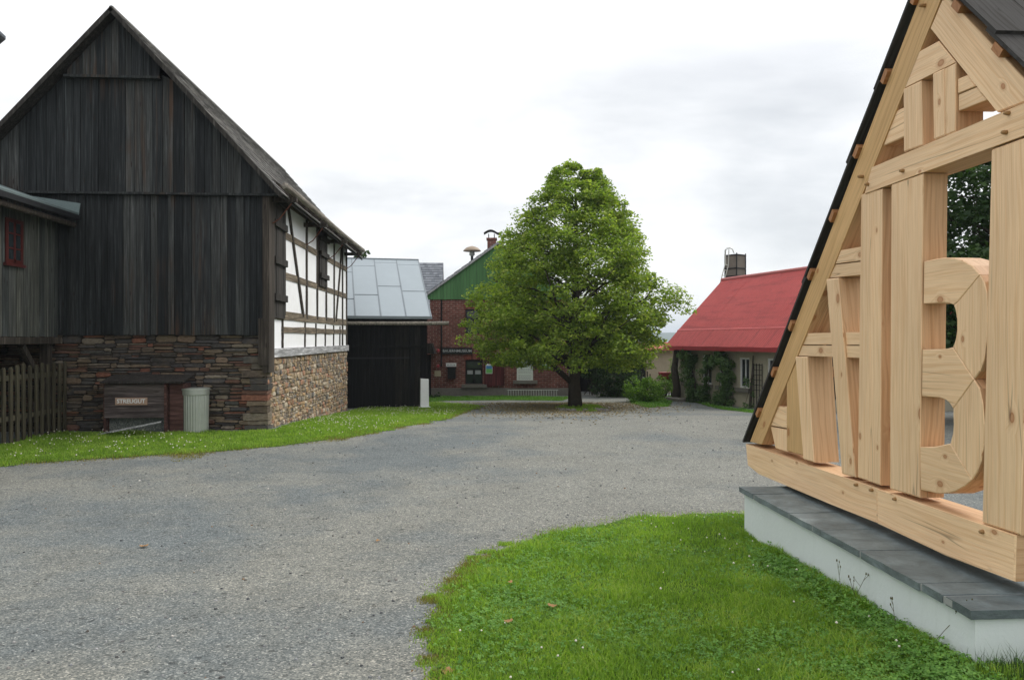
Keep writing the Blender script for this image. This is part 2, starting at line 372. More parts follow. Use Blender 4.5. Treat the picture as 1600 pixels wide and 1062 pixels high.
# ---------- generators ----------
def plank_wall(mb,u0,u1,wr,bot,top,place,thick=.025,jit=.012,knee=None):
    """boards side by side; place(u,z,d) -> point, d = outward offset"""
    u=u0
    while u<u1-.01:
        w=min(rnd.uniform(*wr),u1-u)
        if u1-(u+w)<.04: w=u1-u
        a,b=u+.004,u+w-.004; d=rnd.uniform(0,jit)
        zb=bot+rnd.uniform(-.008,.008)
        za,zc=top(a),top(b)
        pts=[(a,zb),(b,zb),(b,zc)]
        if knee is not None and a<knee<b: pts.append((knee,top(knee)))
        pts.append((a,za))
        if max(za,zc)>zb+.02:
            f=[place(p[0],max(p[1],zb),d+thick) for p in pts]
            e=place(pts[0][0],pts[0][1],d)-place(pts[0][0],pts[0][1],d+thick)
            mb.prism(f,e,(0,0,1))
        u+=w
def stone_wall(mb,u0,u1,z0,z1,place,lr=(.14,.5),hr=(.09,.17),split=(1,2,3),pr=(.01,.05)):
    z=z0
    while z<z1-.01:
        h=min(rnd.uniform(*hr),z1-z)
        if z1-(z+h)<.04: h=z1-z
        u=u0-rnd.uniform(0,.1)
        ph=rnd.random()*6; am=rnd.uniform(.004,.018)
        while u<u1-.02:
            l=rnd.uniform(*lr)
            if u1-(u+l)<.07: l=u1-u
            k=rnd.choice(split); zz=z
            cuts=sorted([rnd.uniform(.25,.75) for _ in range(k-1)])
            ed=[0]+cuts+[1]
            for i in range(k):
                if ed[i+1]-ed[i]<.14: continue
                a0,a1=max(u,u0)+.005,min(u+l,u1)-.005
                if i>0 and rnd.random()<.5: a0+=rnd.uniform(0,.03)
                b0,b1=z+h*ed[i]+.004,z+h*ed[i+1]-.004
                if a1-a0<.03: continue
                w_=a1-a0; hh=b1-b0; c=min(w_,hh)
                def wv(x): return am*math.sin(x*2.2+ph)
                J=lambda s_:rnd.uniform(-s_,s_)
                ring=[]
                for fx,fz in ((.12,0),(.88,0),(1,.25),(1,.75),(.85,1),(.15,1),(0,.75),(0,.25)):
                    x=a0+w_*fx+J(.08*c)*(0<fx<1); zq=b0+hh*fz+J(.10*hh)+wv(a0+w_*fx)
                    ring.append((x,zq))
                d=rnd.uniform(*pr); t1,t2=J(.008),J(.008)
                cx,cz=(a0+a1)/2,(b0+b1)/2+wv(cx) if False else (b0+b1)/2
                cx=(a0+a1)/2
                v=[place(x,q,-.02) for x,q in ring]+[place(x,q,d-.014) for x,q in ring]
                ins=.86
                v+=[place(cx+(x-cx)*(1-.22*c/w_),cz+(q-cz)*.74+wv(x)*.3,d+t1*(x-cx)/w_+t2*(q-cz)/hh+J(.003)) for x,q in ring]
                n=8; fs=[]
                for r in (0,1):
                    for m in range(n): fs.append((r*n+m,r*n+(m+1)%n,(r+1)*n+(m+1)%n,(r+1)*n+m))
                fs.append(tuple(range(2*n,3*n)))
                mb.add(v,fs)
            u+=l
        z+=h
def shingles(mb,P,nu,nv,th=.018,jit=.012):
    """P(u,v) 0..1 across, v 0 eave..1 ridge -> (point, normal); lapped courses"""
    for j in range(nv):
        v0,v1=j/nv,min((j+1.12)/nv,1)
        off=.5*(j%2)
        for i in range(-1,nu+1):
            a=max((i+off)/nu,0); b=min((i+off+1)/nu,1)
            if b-a<.1/nu: continue
            e=.0015/ nu
            dv=rnd.uniform(-jit,jit)/nv*3
            p=[]
            for (u,v,l) in ((a+e,v0+dv,th*1.9),(b-e,v0+dv,th*1.9),(b-e,v1,th*.6),(a+e,v1,th*.6)):
                q,n=P(u,max(v,0)); p.append((q,n,l+rnd.uniform(0,.005)))
            top=[q+n*l for q,n,l in p]; bt=[q+n*(l-th) for q,n,l in p]
            mb.add(top+bt,[(0,1,2,3),(0,4,5,1),(1,5,6,2),(3,7,4,0)],(P(.5,1)[0]-P(.5,0)[0]))
def text_into(mb,s_,size,org,ux,uz,nrm,ext=.004,bold=0):
    cu=bpy.data.curves.new('t','FONT'); cu.body=s_; cu.size=size; cu.align_x='CENTER'; cu.align_y='CENTER'
    cu.offset=bold; cu.extrude=ext; cu.resolution_u=3
    o=bpy.data.objects.new('t',cu); COL.objects.link(o)
    dg=bpy.context.evaluated_depsgraph_get(); me=bpy.data.meshes.new_from_object(o.evaluated_get(dg))
    org=Vector(org);ux=Vector(ux);uz=Vector(uz);nrm=Vector(nrm)
    mb.add([org+ux*v.co.x+uz*v.co.y+nrm*v.co.z for v in me.vertices],[tuple(p.vertices) for p in me.polygons])
    bpy.data.objects.remove(o); bpy.data.meshes.remove(me); bpy.data.curves.remove(cu)
def leaves(C,size,rs,up=.6,droop=0,fold=.25):
    """C (n,3) centres -> rhombic folded leaves"""
    n=len(C); nr=rs.normal(size=(n,3)); nr[:,2]=np.abs(nr[:,2])+up; nr/=np.linalg.norm(nr,axis=1)[:,None]
    t=rs.normal(size=(n,3)); t[:,2]-=droop; t-=nr*(t*nr).sum(1)[:,None]; t/=np.linalg.norm(t,axis=1)[:,None]
    b=np.cross(nr,t); L=size*rs.uniform(.6,1.25,n)[:,None]; wd=L*.42
    V=np.stack([C-t*L*.5, C+b*wd+nr*L*fold*.5, C+t*L*.5-nr*L*.12, C-b*wd+nr*L*fold*.5],1).reshape(-1,3)
    i=np.arange(n)[:,None]*4
    T=np.stack([i+[0,1,2],i+[0,2,3]],1).reshape(-1,3)
    return V,T
def clumps(cent,rad,per,rs,flat=.55):
    n=len(cent); d=rs.normal(size=(n,per,3)); d/=np.linalg.norm(d,axis=2)[:,:,None]
    r=rs.uniform(.25,1,(n,per,1))**.6
    P=cent[:,None,:]+d*r*np.asarray(rad).reshape(-1,1,1)*np.array([1,1,flat])
    P[:,:,2]-=((d*r)[:,:,:2]**2).sum(2)*np.asarray(rad).reshape(-1,1)*.35
    return P.reshape(-1,3)
def tree(name,label,cat,base,H,prof,mat,seed,nclump=700,per=80,leaf=.11,trunk_r=.2,fork=.25,crad=(.3,.6),group=None,up=.7,core=.35,thin=None,stems=None,rfun=None,boughs=()):
    """prof(t) -> radius at height fraction t (0 bottom .. 1 top)"""
    rs=np.random.RandomState(seed); rr=random.Random(seed)
    base=Vector(base); root=thing(name,label,cat,base,group)
    tr=MB(); top=base+Vector((0,0,H*.97))
    pts=[base+Vector((0,0,-.1))]; rad=[trunk_r*1.35]
    K=9
    for k in range(1,K+1):
        f=k/K; pts.append(base+Vector((rr.uniform(-.04,.04)*H*.15,rr.uniform(-.04,.04)*H*.15,H*.92*f))); rad.append(trunk_r*(1-f)**.8+.015)
    tr.tube(pts,rad,10)
    def axis(z):
        f=max(0,min(1,z/(H*.92)))*K; i=min(int(f),K-1); return pts[i].lerp(pts[i+1],f-i), rad[i]*(1-(f-i))+rad[i+1]*(f-i)
    cent=[]; crs=[]
    for ba,bz,bl,br_ in boughs:
        p0,r0=axis(bz); d=Vector((math.cos(ba),math.sin(ba),0)); tr.tube([p0,p0+d*bl*.25+Vector((0,0,.22*bl)),p0+d*bl*.6+Vector((0,0,.5*bl)),p0+d*bl+Vector((0,0,.95*bl))],[br_,br_*.85,br_*.6,.02],8)
    nb=int(26+H*2.5)
    for b in range(nb):
        f=(b+.5)/nb; z0=H*(fork*.75+(.9-fork*.75)*f**1.15); a=b*2.4+rr.uniform(-.4,.4)
        p0,r0=axis(z0); zt=z0+H*(.06+.10*(1-f)); tt=min(1,max(0,(zt/H-fork)/(1-fork)))
        Rr=prof(max(tt,.03))*(rfun(a,tt) if rfun else 1)*rr.uniform(.75,1.0)
        d=Vector((math.cos(a),math.sin(a),0)); e=base+Vector((0,0,zt))+d*Rr
        q=p0.lerp(e,.5)+Vector((0,0,.03*H)); rb=max(min(r0*.42,.09),.02)
        tr.tube([p0,q,e],[rb,rb*.6,.01],6)
        for s_ in range(3):
            f2=rr.uniform(.35,.9); o=p0.lerp(e,f2); a2=a+rr.choice((-1,1))*rr.uniform(.4,1)
            e2=o+Vector((math.cos(a2),math.sin(a2),rr.uniform(.1,.7)))*Rr*.4
            tr.tube([o,e2],[rb*.4,.006],5)
    # clump centres: shell weighted, with a lumpy outline
    ph=rs.uniform(0,6.28,8)
    n=0
    while n<nclump:
        t=rs.uniform(0,1); a=rs.uniform(0,6.283)
        Rm=prof(t)
        if rs.uniform()>(Rm/1.0/max(prof(.1),prof(.25),prof(.4)))**1.0+.12: continue
        lump=1+.06*math.sin(3*a+ph[0]+t*9)+.07*math.sin(5*a+ph[1]-t*14)+.06*math.sin(9*a+ph[2]+t*23)
        rfr=(core+(1-core)*rs.uniform()**.55)
        rad_=Rm*lump*rfr*(rfun(a,t) if rfun else 1)
        z=H*(fork+(1-fork)*t)
        if thin and rs.uniform()<thin(a,t,rfr): continue
        ax,_=axis(min(z,H*.9))
        cent.append((ax.x+math.cos(a)*rad_,ax.y+math.sin(a)*rad_,base.z+z+rs.uniform(-.1,.1)))
        crs.append(rs.uniform(*crad)*(.62 if t>.85 else 1)); n+=1
    C=clumps(np.array(cent),crs,per,rs)
    V,T=leaves(C,leaf,rs,up,droop=.5)
    tr.build('trunk',M['bark'],root,True)
    np_mesh('crown',V,T,mat,root)
    return root
def bush(name,label,cat,cent,rx,ry,rz,mat,seed,n=60,per=60,leaf=.07,crad=(.15,.3),group=None,base=None,drop=None):
    rs=np.random.RandomState(seed); cent=Vector(cent); gz=base if base is not None else cent.z-rz
    root=thing(name,label,cat,(cent.x,cent.y,gz),group)
    d=rs.normal(size=(n,3)); d/=np.linalg.norm(d,axis=1)[:,None]; r=rs.uniform(.2,1,(n,1))**.4
    C=np.array(cent)+d*r*np.array([rx,ry,rz])*rs.uniform(.8,1.1,(n,1))
    P=clumps(C,rs.uniform(crad[0],crad[1],n),per,rs,.8); P=P[P[:,2]>gz]
    V,T=leaves(P,leaf,rs,.5,.3)
    st=MB()
    for k in range(0,n,max(1,n//14)):
        st.tube([(cent.x+rnd.uniform(-.3,.3)*rx,cent.y+rnd.uniform(-.3,.3)*ry,gz-.05),tuple(C[k])],[.02,.006],5)
    st.build('stem',M['bark'],root); np_mesh('foliage',V,T,mat,root)
    return root

# ---------- ground ----------
def sheet(name,xs,ys,dz,mat,kind='structure',fn=None):
    X,Y=np.meshgrid(xs,ys); Z=hy(Y)+dz
    if fn: Z=Z+fn(X,Y)
    V=np.stack([X.ravel(),Y.ravel(),Z.ravel()],1); nx=len(xs); ny=len(ys)
    i,j=np.meshgrid(np.arange(nx-1),np.arange(ny-1)); a=(j*nx+i).ravel()
    T=np.concatenate([np.stack([a,a+1,a+nx+1],1),np.stack([a,a+nx+1,a+nx],1)])
    o=np_mesh(name,V,T,mat,None,True); tag(o,kind=kind); return o
sheet('ground',np.concatenate([-np.geomspace(40,3000,14)[::-1],np.linspace(-38,38,20),np.geomspace(40,3000,14)]),np.concatenate([np.linspace(-60,60,61),np.geomspace(64,3900,30)]),-.03,M['field'])
sheet('gravel_yard',np.linspace(-22,24,60),np.linspace(-12,47,160),0,M['gravel'])
def poly_area(P,name,mat,dz,step,seedfn=None):
    """flat patch on the terrain with an outline P (list of xy)"""
    P=np.array(P); x0,y0=P.min(0); x1,y1=P.max(0)
    # dense triangulated outline by clipping grid cells: keep cells whose centre is inside
    xs=np.arange(x0,x1+step,step); ys=np.arange(y0,y1+step,step); X,Y=np.meshgrid(xs,ys)
    nx=len(xs); V=np.stack([X.ravel(),Y.ravel(),(hy(Y)+dz).ravel()],1)
    i,j=np.meshgrid(np.arange(nx-1),np.arange(len(ys)-1)); a=(j*nx+i).ravel()
    cen=V[a][:,:2]+step/2; k=inside(cen,P); a=a[k]
    T=np.concatenate([np.stack([a,a+1,a+nx+1],1),np.stack([a,a+nx+1,a+nx],1)])
    o=np_mesh(name,V,T,mat,None,True); return tag(o,kind='structure')
def inside(Q,P):
    x,y=Q[:,0],Q[:,1]; r=np.zeros(len(Q),bool); n=len(P)
    for i in range(n):
        x0,y0=P[i]; x1,y1=P[(i+1)%n]
        c=((y0>y)!=(y1>y))
        with np.errstate(divide='ignore',invalid='ignore'):
            r^=c&(x<(x1-x0)*(y-y0)/(y1-y0+1e-12)+x0)
    return r
def edge_dist(Q,P):
    P=np.array(P); best=np.full(len(Q),1e9)
    for i in range(len(P)):
        a=P[i]; b=P[(i+1)%len(P)]; ab=b-a; t=np.clip(((Q-a)@ab)/(ab@ab+1e-12),0,1)
        best=np.minimum(best,np.linalg.norm(Q-(a+t[:,None]*ab),axis=1))
    return best
def fuzz(P,amp,seed,n=6):
    """subdivide an outline and roughen it"""
    rs=np.random.RandomState(seed); out=[]
    for i in range(len(P)):
        a=np.array(P[i]); b=np.array(P[(i+1)%len(P)]); L=np.linalg.norm(b-a); k=max(1,int(L/amp/1.5)); k=min(k,40)
        for j in range(k):
            out.append(a+(b-a)*j/k+rs.normal(size=2)*amp*.4*(1 if L<9 else 0))
    return out
def blades(P,n,hr,w,seed,mat,name,label,near=True,bend=.5,edge_dry=None,dz=0):
    rs=np.random.RandomState(seed); P=np.array(P); x0,y0=P.min(0); x1,y1=P.max(0); pts=np.zeros((0,2))
    while len(pts)<n:
        q=np.stack([rs.uniform(x0,x1,n*2),rs.uniform(y0,y1,n*2)],1)
        # jitter so tufts cross the outline unevenly
        k=inside(q+rs.normal(size=q.shape)*.03,P)
        if near: d=np.hypot(q[:,0],q[:,1]); k&=rs.uniform(size=len(q))<np.minimum(1,(near/np.maximum(d,.5))**1.6)
        fx=q[:,0]*CY-q[:,1]*SY; fd=q[:,0]*SY+q[:,1]*CY      # leave out what lies far outside the view
        k&=(np.abs(fx)<fd*.66+1.2)&(fd>1.5)
        pts=np.concatenate([pts,q[k]])
    pts=pts[:n]
    # height modulated in tufts
    m=.65+.35*np.sin(pts[:,0]*5.1+1.3*np.sin(pts[:,1]*4))*np.sin(pts[:,1]*6.3+np.sin(pts[:,0]*3))
    ed=edge_dist(pts,P); hf=np.clip(.55+ed/.35,.55,1)
    h=rs.uniform(*hr,n)*m*hf; a=rs.uniform(0,6.283,n); la=rs.uniform(0,6.283,n); ln=h*rs.uniform(.1,bend*2,n)
    base=np.stack([pts[:,0],pts[:,1],hy(pts[:,1])+dz],1); s_=np.stack([np.cos(a),np.sin(a),0*a],1)*(w*rs.uniform(.6,1.3,n))[:,None]/2
    l=np.stack([np.cos(la),np.sin(la),0*la],1)*ln[:,None]; z=np.array([0,0,1.])
    mid=base+l*.35+z*(h*.6)[:,None]; tip=base+l+z*(h*rs.uniform(.75,1,n))[:,None]
    V=np.stack([base-s_,base+s_,mid-s_*.8,mid+s_*.8,tip],1).reshape(-1,3); i=np.arange(n)[:,None]*5
    T=np.stack([i+[0,1,3],i+[0,3,2],i+[2,3,4]],1).reshape(-1,3)
    o=np_mesh(name,V,T,mat); return tag(o,label,'grass',kind='stuff')
def g2(px,py): p=G(px,py); return (p.x,p.y)
lawnP=[g2(745,1200),g2(700,1085),g2(683,1040),g2(672,985),g2(690,938),g2(722,905),g2(742,878),g2(790,857),g2(860,836),g2(930,818),g2(1000,809),g2(1080,805),g2(1165,804),(2.6,7.25),(2.75,7.1),(2.75,2.0),(1.6,1.2),(0.2,1.3)]
lawnF=fuzz(lawnP,.10,3)
poly_area(lawnF,'lawn',M['soil'],.006,.03)
blades(lawnF,150000,(.03,.085),.0052,11,M['blade'],'lawn_grass','dense bright green lawn grass in front of the white plinth',near=4.2,dz=.004)
XQ=2.36
# broad-leaved clover among the grass
def trefoils(P,n,size,seed,name,label,near,zr):
    rs=np.random.RandomState(seed); P=np.array(P); x0,y0=P.min(0); x1,y1=P.max(0); q=np.stack([rs.uniform(x0,x1,n*8),rs.uniform(y0,y1,n*8)],1)
    k=inside(q,P)&(rs.uniform(size=len(q))<edge_dist(q,P)/.3+.05)&(np.sin(q[:,0]*2.3+q[:,1])*np.sin(q[:,1]*1.9+2)+rs.normal(size=len(q))*.5>-.1)
    if near: k&=rs.uniform(size=len(q))<np.minimum(1,(near/np.hypot(q[:,0],q[:,1]))**1.6)
    q=q[k][:n]; n=len(q); C=np.stack([q[:,0],q[:,1],hy(q[:,1])+rs.uniform(*zr,n)],1)
    Vs=[];Ts=[];b=0; a0=rs.uniform(0,6.28,n); tilt=rs.normal(size=(n,2))*.35
    for k in range(3):
        a=a0+k*2.094; r=size*rs.uniform(.7,1.2,n)
        def P_(da,rr_): 
            x=np.cos(a+da)*r*rr_; y=np.sin(a+da)*r*rr_
            return C+np.stack([x,y,x*tilt[:,0]+y*tilt[:,1]],1)
        V=np.stack([C,P_(-.55,.85),P_(-.25,1.15),P_(.25,1.15),P_(.55,.85)],1).reshape(-1,3); i=np.arange(n)[:,None]*5
        Ts.append(np.stack([i+[0,1,2],i+[0,2,3],i+[0,3,4]],1).reshape(-1,3)+b); Vs.append(V); b+=len(V)
    o=np_mesh(name,np.concatenate(Vs),np.concatenate(Ts),M['clover']); return tag(o,label,'clover',kind='stuff')
trefoils([(XQ-.5,2.6),(XQ,2.9),(XQ,6.8),(XQ-.25,6.4),(XQ-.35,5)],2600,.014,6,'broad_clover','broad clover leaves massed along the foot of the pale plinth',None,(.03,.075))
trefoils(lawnF,15000,.013,5,'clover_leaves','clover leaves spread through the lawn by the white plinth',4.2,(.015,.045))
def flowers(P,n,r,seed,name,label,zr,near=None):
    rs=np.random.RandomState(seed); P=np.array(P); x0,y0=P.min(0); x1,y1=P.max(0); q=np.stack([rs.uniform(x0,x1,n*30),rs.uniform(y0,y1,n*30)],1)
    k=inside(q,P)&(edge_dist(q,P)>.12)&(np.sin(q[:,0]*1.3+q[:,1]*.7)+rs.normal(size=len(q))*.8>.1); q=q[k][:n]; mb=MB()
    for x,y in q:
        z=float(hy(y))+rs.uniform(*zr); s_=r*rs.uniform(.7,1.25)
        mb.tube([(x,y,z-s_*.8),(x,y,z-s_*.35),(x,y,z+s_*.3),(x,y,z+s_*.8)],[s_*.5,s_,s_*.85,s_*.25],6)
    o=mb.build(name,M['flower'],None,True); return tag(o,label,'flowers',kind='stuff')
flowers(lawnF,110,.0062,8,'clover_flowers','small white clover flowers dotted over the lawn by the plinth',(.05,.075))
blades([p for p in fuzz([g2(700,1062),g2(665,985),g2(682,930),g2(738,868),g2(800,862),g2(745,915),g2(712,960),g2(735,1062)],.06,4)],9000,(.02,.045),.0035,12,M['dry'],'dry_lawn_edge_grass','yellowish dry grass along the left edge of the near lawn',near=None)
strayP=[g2(660,1075),g2(640,985),g2(665,915),g2(740,860),g2(860,822),g2(1000,800),g2(1165,797),g2(1165,812),g2(1000,822),g2(860,850),g2(760,895),g2(700,985),g2(730,1075)]
blades(strayP,1500,(.02,.05),.004,71,M['blade'],'stray_grass','sparse grass straying from the near lawn into the gravel',near=None)
blades(strayP,1800,(.01,.035),.004,72,M['dry'],'stray_dry_grass','sparse dry grass straying from the near lawn into the gravel',near=None)
def spots(L,r,n,mat,name,label,seed,hr,w):
    for k,(px,py) in enumerate(L):
        c=G(px,py); rs_=np.random.RandomState(seed+k); P=[(c.x+math.cos(t)*r*rs_.uniform(.5,1.3),c.y+math.sin(t)*r*rs_.uniform(.5,1.3)) for t in np.linspace(0,6.28,9)[:-1]]
        yield P
def tufts(L,r,n,mat,name,label,seed,hr,w):
    Vs=[];Ts=[];b=0
    for P in spots(L,r,n,mat,name,label,seed,hr,w):
        o=blades(P,n,hr,w,seed,mat,'tmp','x',near=None); me=o.data; V=np.empty(len(me.vertices)*3); me.vertices.foreach_get('co',V); T=np.empty(len(me.loops),dtype=np.int64); me.loops.foreach_get('vertex_index',T)
        V=V.reshape(-1,3)+np.array(o.location); Vs.append(V); Ts.append(T.reshape(-1,3)+b); b+=len(V); bpy.data.objects.remove(o); bpy.data.meshes.remove(me)
    o=np_mesh(name,np.concatenate(Vs),np.concatenate(Ts),mat); tag(o,label,'grass',kind='stuff')
tufts([(683,932),(700,918),(668,992),(678,1035),(728,893),(742,872),(700,950),(690,1010),(760,862),(790,850)],.075,300,M['blade'],'edge_tufts','green grass tufts jutting from the ragged left edge of the near lawn',91,(.02,.055),.0045)
tufts([(676,938),(712,906),(664,985),(672,1030),(700,1055),(736,884),(698,965),(720,930)],.085,330,M['dry'],'dry_edge_tufts','dry straw tufts along the ragged left edge of the near lawn',95,(.02,.05),.004)
tufts([(600,668),(640,662),(668,655),(690,650),(560,676),(655,645),(700,640),(520,684),(300,712)],.45,900,M['dry'],'worn_verge_grass','yellow worn grass patches where the barn verge thins out',98,(.02,.05),.010)
# left verge strip
vergeP=[g2(-60,733),g2(0,728),g2(100,720),g2(300,709),g2(430,697),g2(540,685),g2(610,672),g2(690,657),g2(735,641),g2(760,634),g2(700,629),g2(640,626),(-2.2,26.8),(-3.3,26.8),(-3.5,24.8),(-3.5,14.4),(-7.3,14.4),(-7.3,9.5)]
vergeF=fuzz(vergeP,.16,5)
poly_area(vergeF,'verge',M['soil'],.006,.05)
blades(vergeF,110000,(.04,.10),.009,13,M['blade'],'verge_grass','green grass strip along the foot of the barn',near=12.0)
flowers(vergeF,700,.009,9,'verge_flowers','many tiny white clover flowers in the grass strip before the barn',(.05,.08))
blades(fuzz([g2(0,729),g2(300,711),g2(540,688),g2(700,655),g2(738,641),g2(690,640),g2(600,664),g2(520,683),g2(300,703),g2(0,722)],.08,6),14000,(.02,.05),.010,14,M['dry'],'dry_verge_grass','straw coloured grass fringe between gravel and barn verge',near=None)
# strip at the museum wall, litter and tree island
stripP=[g2(665,628),g2(700,626),g2(790,625),g2(878,626),g2(893,620.5),g2(800,618.5),g2(668,619.5)]
poly_area(stripP,'wall_verge',M['soil'],.006,.08)
blades(stripP,11000,(.04,.10),.018,15,M['clover'],'wall_grass','grass strip along the brick museum wall',near=None)
isl=[g2(868,638),g2(885,642),g2(930,643),g2(948,639),g2(935,634),g2(880,633.5)]
poly_area(fuzz(isl,.1,8),'tree_island',M['soil'],.009,.05)
blades(isl,5000,(.05,.16),.018,16,M['blade'],'tree_island_grass','small ring of grass round the foot of the big tree',near=None)
st=MB()
for k in range(34):
    px=rnd.uniform(866,950); p=G(px,641+rnd.uniform(-1.5,2)); s_=rnd.uniform(.04,.1)
    st.tube([p+Vector((-s_,0,0)),p+Vector((-s_*.5,.01,s_*.4)),p+Vector((s_*.6,0,s_*.4)),p+Vector((s_,0,0))],[s_*.3,s_*.6,s_*.5,s_*.2],6)
tag(st.build('edging_stones',M['sill'],None),'loose rough stones edging the grass ring at the tree foot','stones',kind='stuff')
# bushes' grass on the right
rp=[g2(985,630),g2(1010,637),g2(1045,635),g2(1050,626),g2(1085,628),g2(1185,646),g2(1190,643),g2(1080,624),g2(1050,619),g2(985,622)]
poly_area(rp,'side_verge',M['soil'],.006,.08); blades(rp,8000,(.05,.14),.018,17,M['clover'],'side_grass','rough grass at the foot of the red roofed house wall',near=None)
# loose chips and leaves on the gravel
rs=np.random.RandomState(31); q=[]
mb=MB()
for k in range(1900):
    d=3.3+rs.uniform()**1.7*15; a=rs.uniform(-.62,.62); xr=d*math.tan(a); x=d*SY+xr*CY; y=d*CY-xr*SY
    if inside(np.array([[x,y]]),np.array(lawnP))[0] or inside(np.array([[x,y]]),np.array(vergeP))[0]: continue
    s_=rs.uniform(.004,.011)*(1+d*.05); z=float(hy(y)); vs=[]
    for i in range(5):
        t=i*1.256+rs.uniform(-.4,.4); vs.append((x+math.cos(t)*s_*rs.uniform(.7,1.2),y+math.sin(t)*s_*rs.uniform(.6,1.1),z-.002))
    vs+=[(x+(v[0]-x)*.6,y+(v[1]-y)*.6,z+s_*rs.uniform(.4,.8)) for v in vs]
    mb.add(vs,[(5,6,7,8,9)]+[(i,(i+1)%5,(i+1)%5+5,i+5) for i in range(5)])
tag(mb.build('loose_chips',stone('chip_stone',[(0,(.07,.075,.08)),(.3,(.16,.165,.17)),(.6,(.26,.26,.26)),(.85,(.4,.38,.35)),(.95,(.2,.13,.08))]),None),'loose stone chips lying on the grey gravel','gravel',kind='stuff')
mb=MB(); 
for k in range(7500):
    px=rnd.gauss(880,78); py=629+abs(rnd.gauss(5,8)); 
    if py>668 or not 700<px<1090: continue
    p=G(px,py); s_=rnd.uniform(.018,.042); a=rnd.uniform(0,6.28); d=Vector((math.cos(a),math.sin(a),0))*s_; e=Vector((-d.y,d.x,0))*.6
    mb.add([p+Vector((0,0,.012))-d,p+e+Vector((0,0,.03)),p+d+Vector((0,0,.015)),p-e+Vector((0,0,.03))],[(0,1,2,3)])
tag(mb.build('leaf_fall',M['litleaf'],None),'small dry leaves scattered under the big tree','leaves',kind='stuff')
def dryleaf(px,py,s_,a,label,dz=.01):
    p=G(px,py); mb=MB(); pts=[]
    for k in range(20):
        t=2*math.pi*k/20; lob=.55+.45*abs(math.cos(2.5*t))**.7
        r=s_*lob; pts.append(p+Vector((math.cos(t+a)*r,math.sin(t+a)*r,dz+.35*r*abs(math.sin(t*1.5)))))
    mb.add(pts+[p+Vector((0,0,dz))],[(i,(i+1)%20,20) for i in range(20)])
    tag(mb.build('fallen_leaf',M['drleaf'],None),label,'leaf','fallen leaves')
dryleaf(700,1052,.035,.3,'dry maple leaf lying on gravel at the near tip of the lawn')
dryleaf(862,960,.03,1,'brown curled leaf upright in the middle of the lawn',.05)
dryleaf(795,985,.028,2,'brown leaf in the lawn left of the other lawn leaves',.05)
dryleaf(225,855,.035,2,'dark brown leaf lying alone on the open gravel')
dryleaf(590,846,.025,.5,'small yellow leaf on the gravel left of the lawn')
dryleaf(798,921,.022,2.5,'small brown leaf in the upper part of the lawn',.05)

# ---------- barn ----------
barn=thing('barn','big old barn with dark board gable, half timbered side and stone foot','barn',(-6.2,19.5,-.3))
AX,AZ,SL=-6.23,7.47,1.10      # ridge x, height, roof slope
YG=14.6; XR=-3.62; XL=-8.84
def gp(y0): return lambda u,z,d: Vector((u,y0-d,z))
gtop=lambda u: AZ-.10-abs(u-AX)*SL
zA=onY(300,523,14.5).z; zB=onY(200,300,14.45).z; zC=onY(180,119,14.4).z
mb=MB(); plank_wall(mb,XL,XR+.05,(.10,.19),zA,lambda u:min(gtop(u),zB+.05),gp(14.56),.025,.022); mb.build('gable_boards',M['gable'],barn)
mb=MB(); plank_wall(mb,-9.05,-3.42,(.11,.2),zB,lambda u:min(gtop(u),zC+.05),gp(14.50)); mb.build('gable_boards',M['gable'],barn)
xl,xr=onY(104,118,14.4).x,onY(249,118,14.4).x
mb=MB(); plank_wall(mb,xl,xr,(.09,.17),zC,gtop,gp(14.44),knee=AX); mb.build('gable_boards',M['gable'],barn)
mb=MB(); mb.box(xl-.03,xr+.03,14.34,14.44,zC-.045,zC); mb.box(-9.0,-3.4,14.43,14.5,zB-.04,zB); mb.build('drip_board',M['gable'],barn)
# inner core so nothing shows through
mb=MB(); mb.prism([(XL+.05,14.62,zA),(XR-.06,14.62,zA),(XR-.06,14.62,gtop(XR)-.12),(AX,14.62,AZ-.25),(XL+.05,14.62,gtop(XL)-.12)],(0,9.6,0)); mb.build('inner_wall',M['shutter'],barn)
mb=MB(); stone_wall(mb,XL,XR-.02,-.25,zA,lambda u,z,d:Vector((u,14.62-d,z)),(.10,.46),(.07,.125),(1,2,2,3,3)); mb.build('stone_wall',M['slatest'],barn)
mb=MB(); mb.box(XL,XR-.07,14.615,24.45,-1,zA); mb.build('wall_core',M['mortar_d'],barn)
mb=MB(); stone_wall(mb,14.60,24.5,-.95,1.29,lambda u,z,d:Vector((XR-.012+d,u,z)),(.08,.26),(.06,.13),(1,1,2),(.004,.035)); mb.build('stone_wall',M['rubble'],barn)
mb=MB(); mb.box(XR-.04,XR-.016,14.63,24.47,-1,1.28); mb.build('mortar',M['mortar_l'],barn)
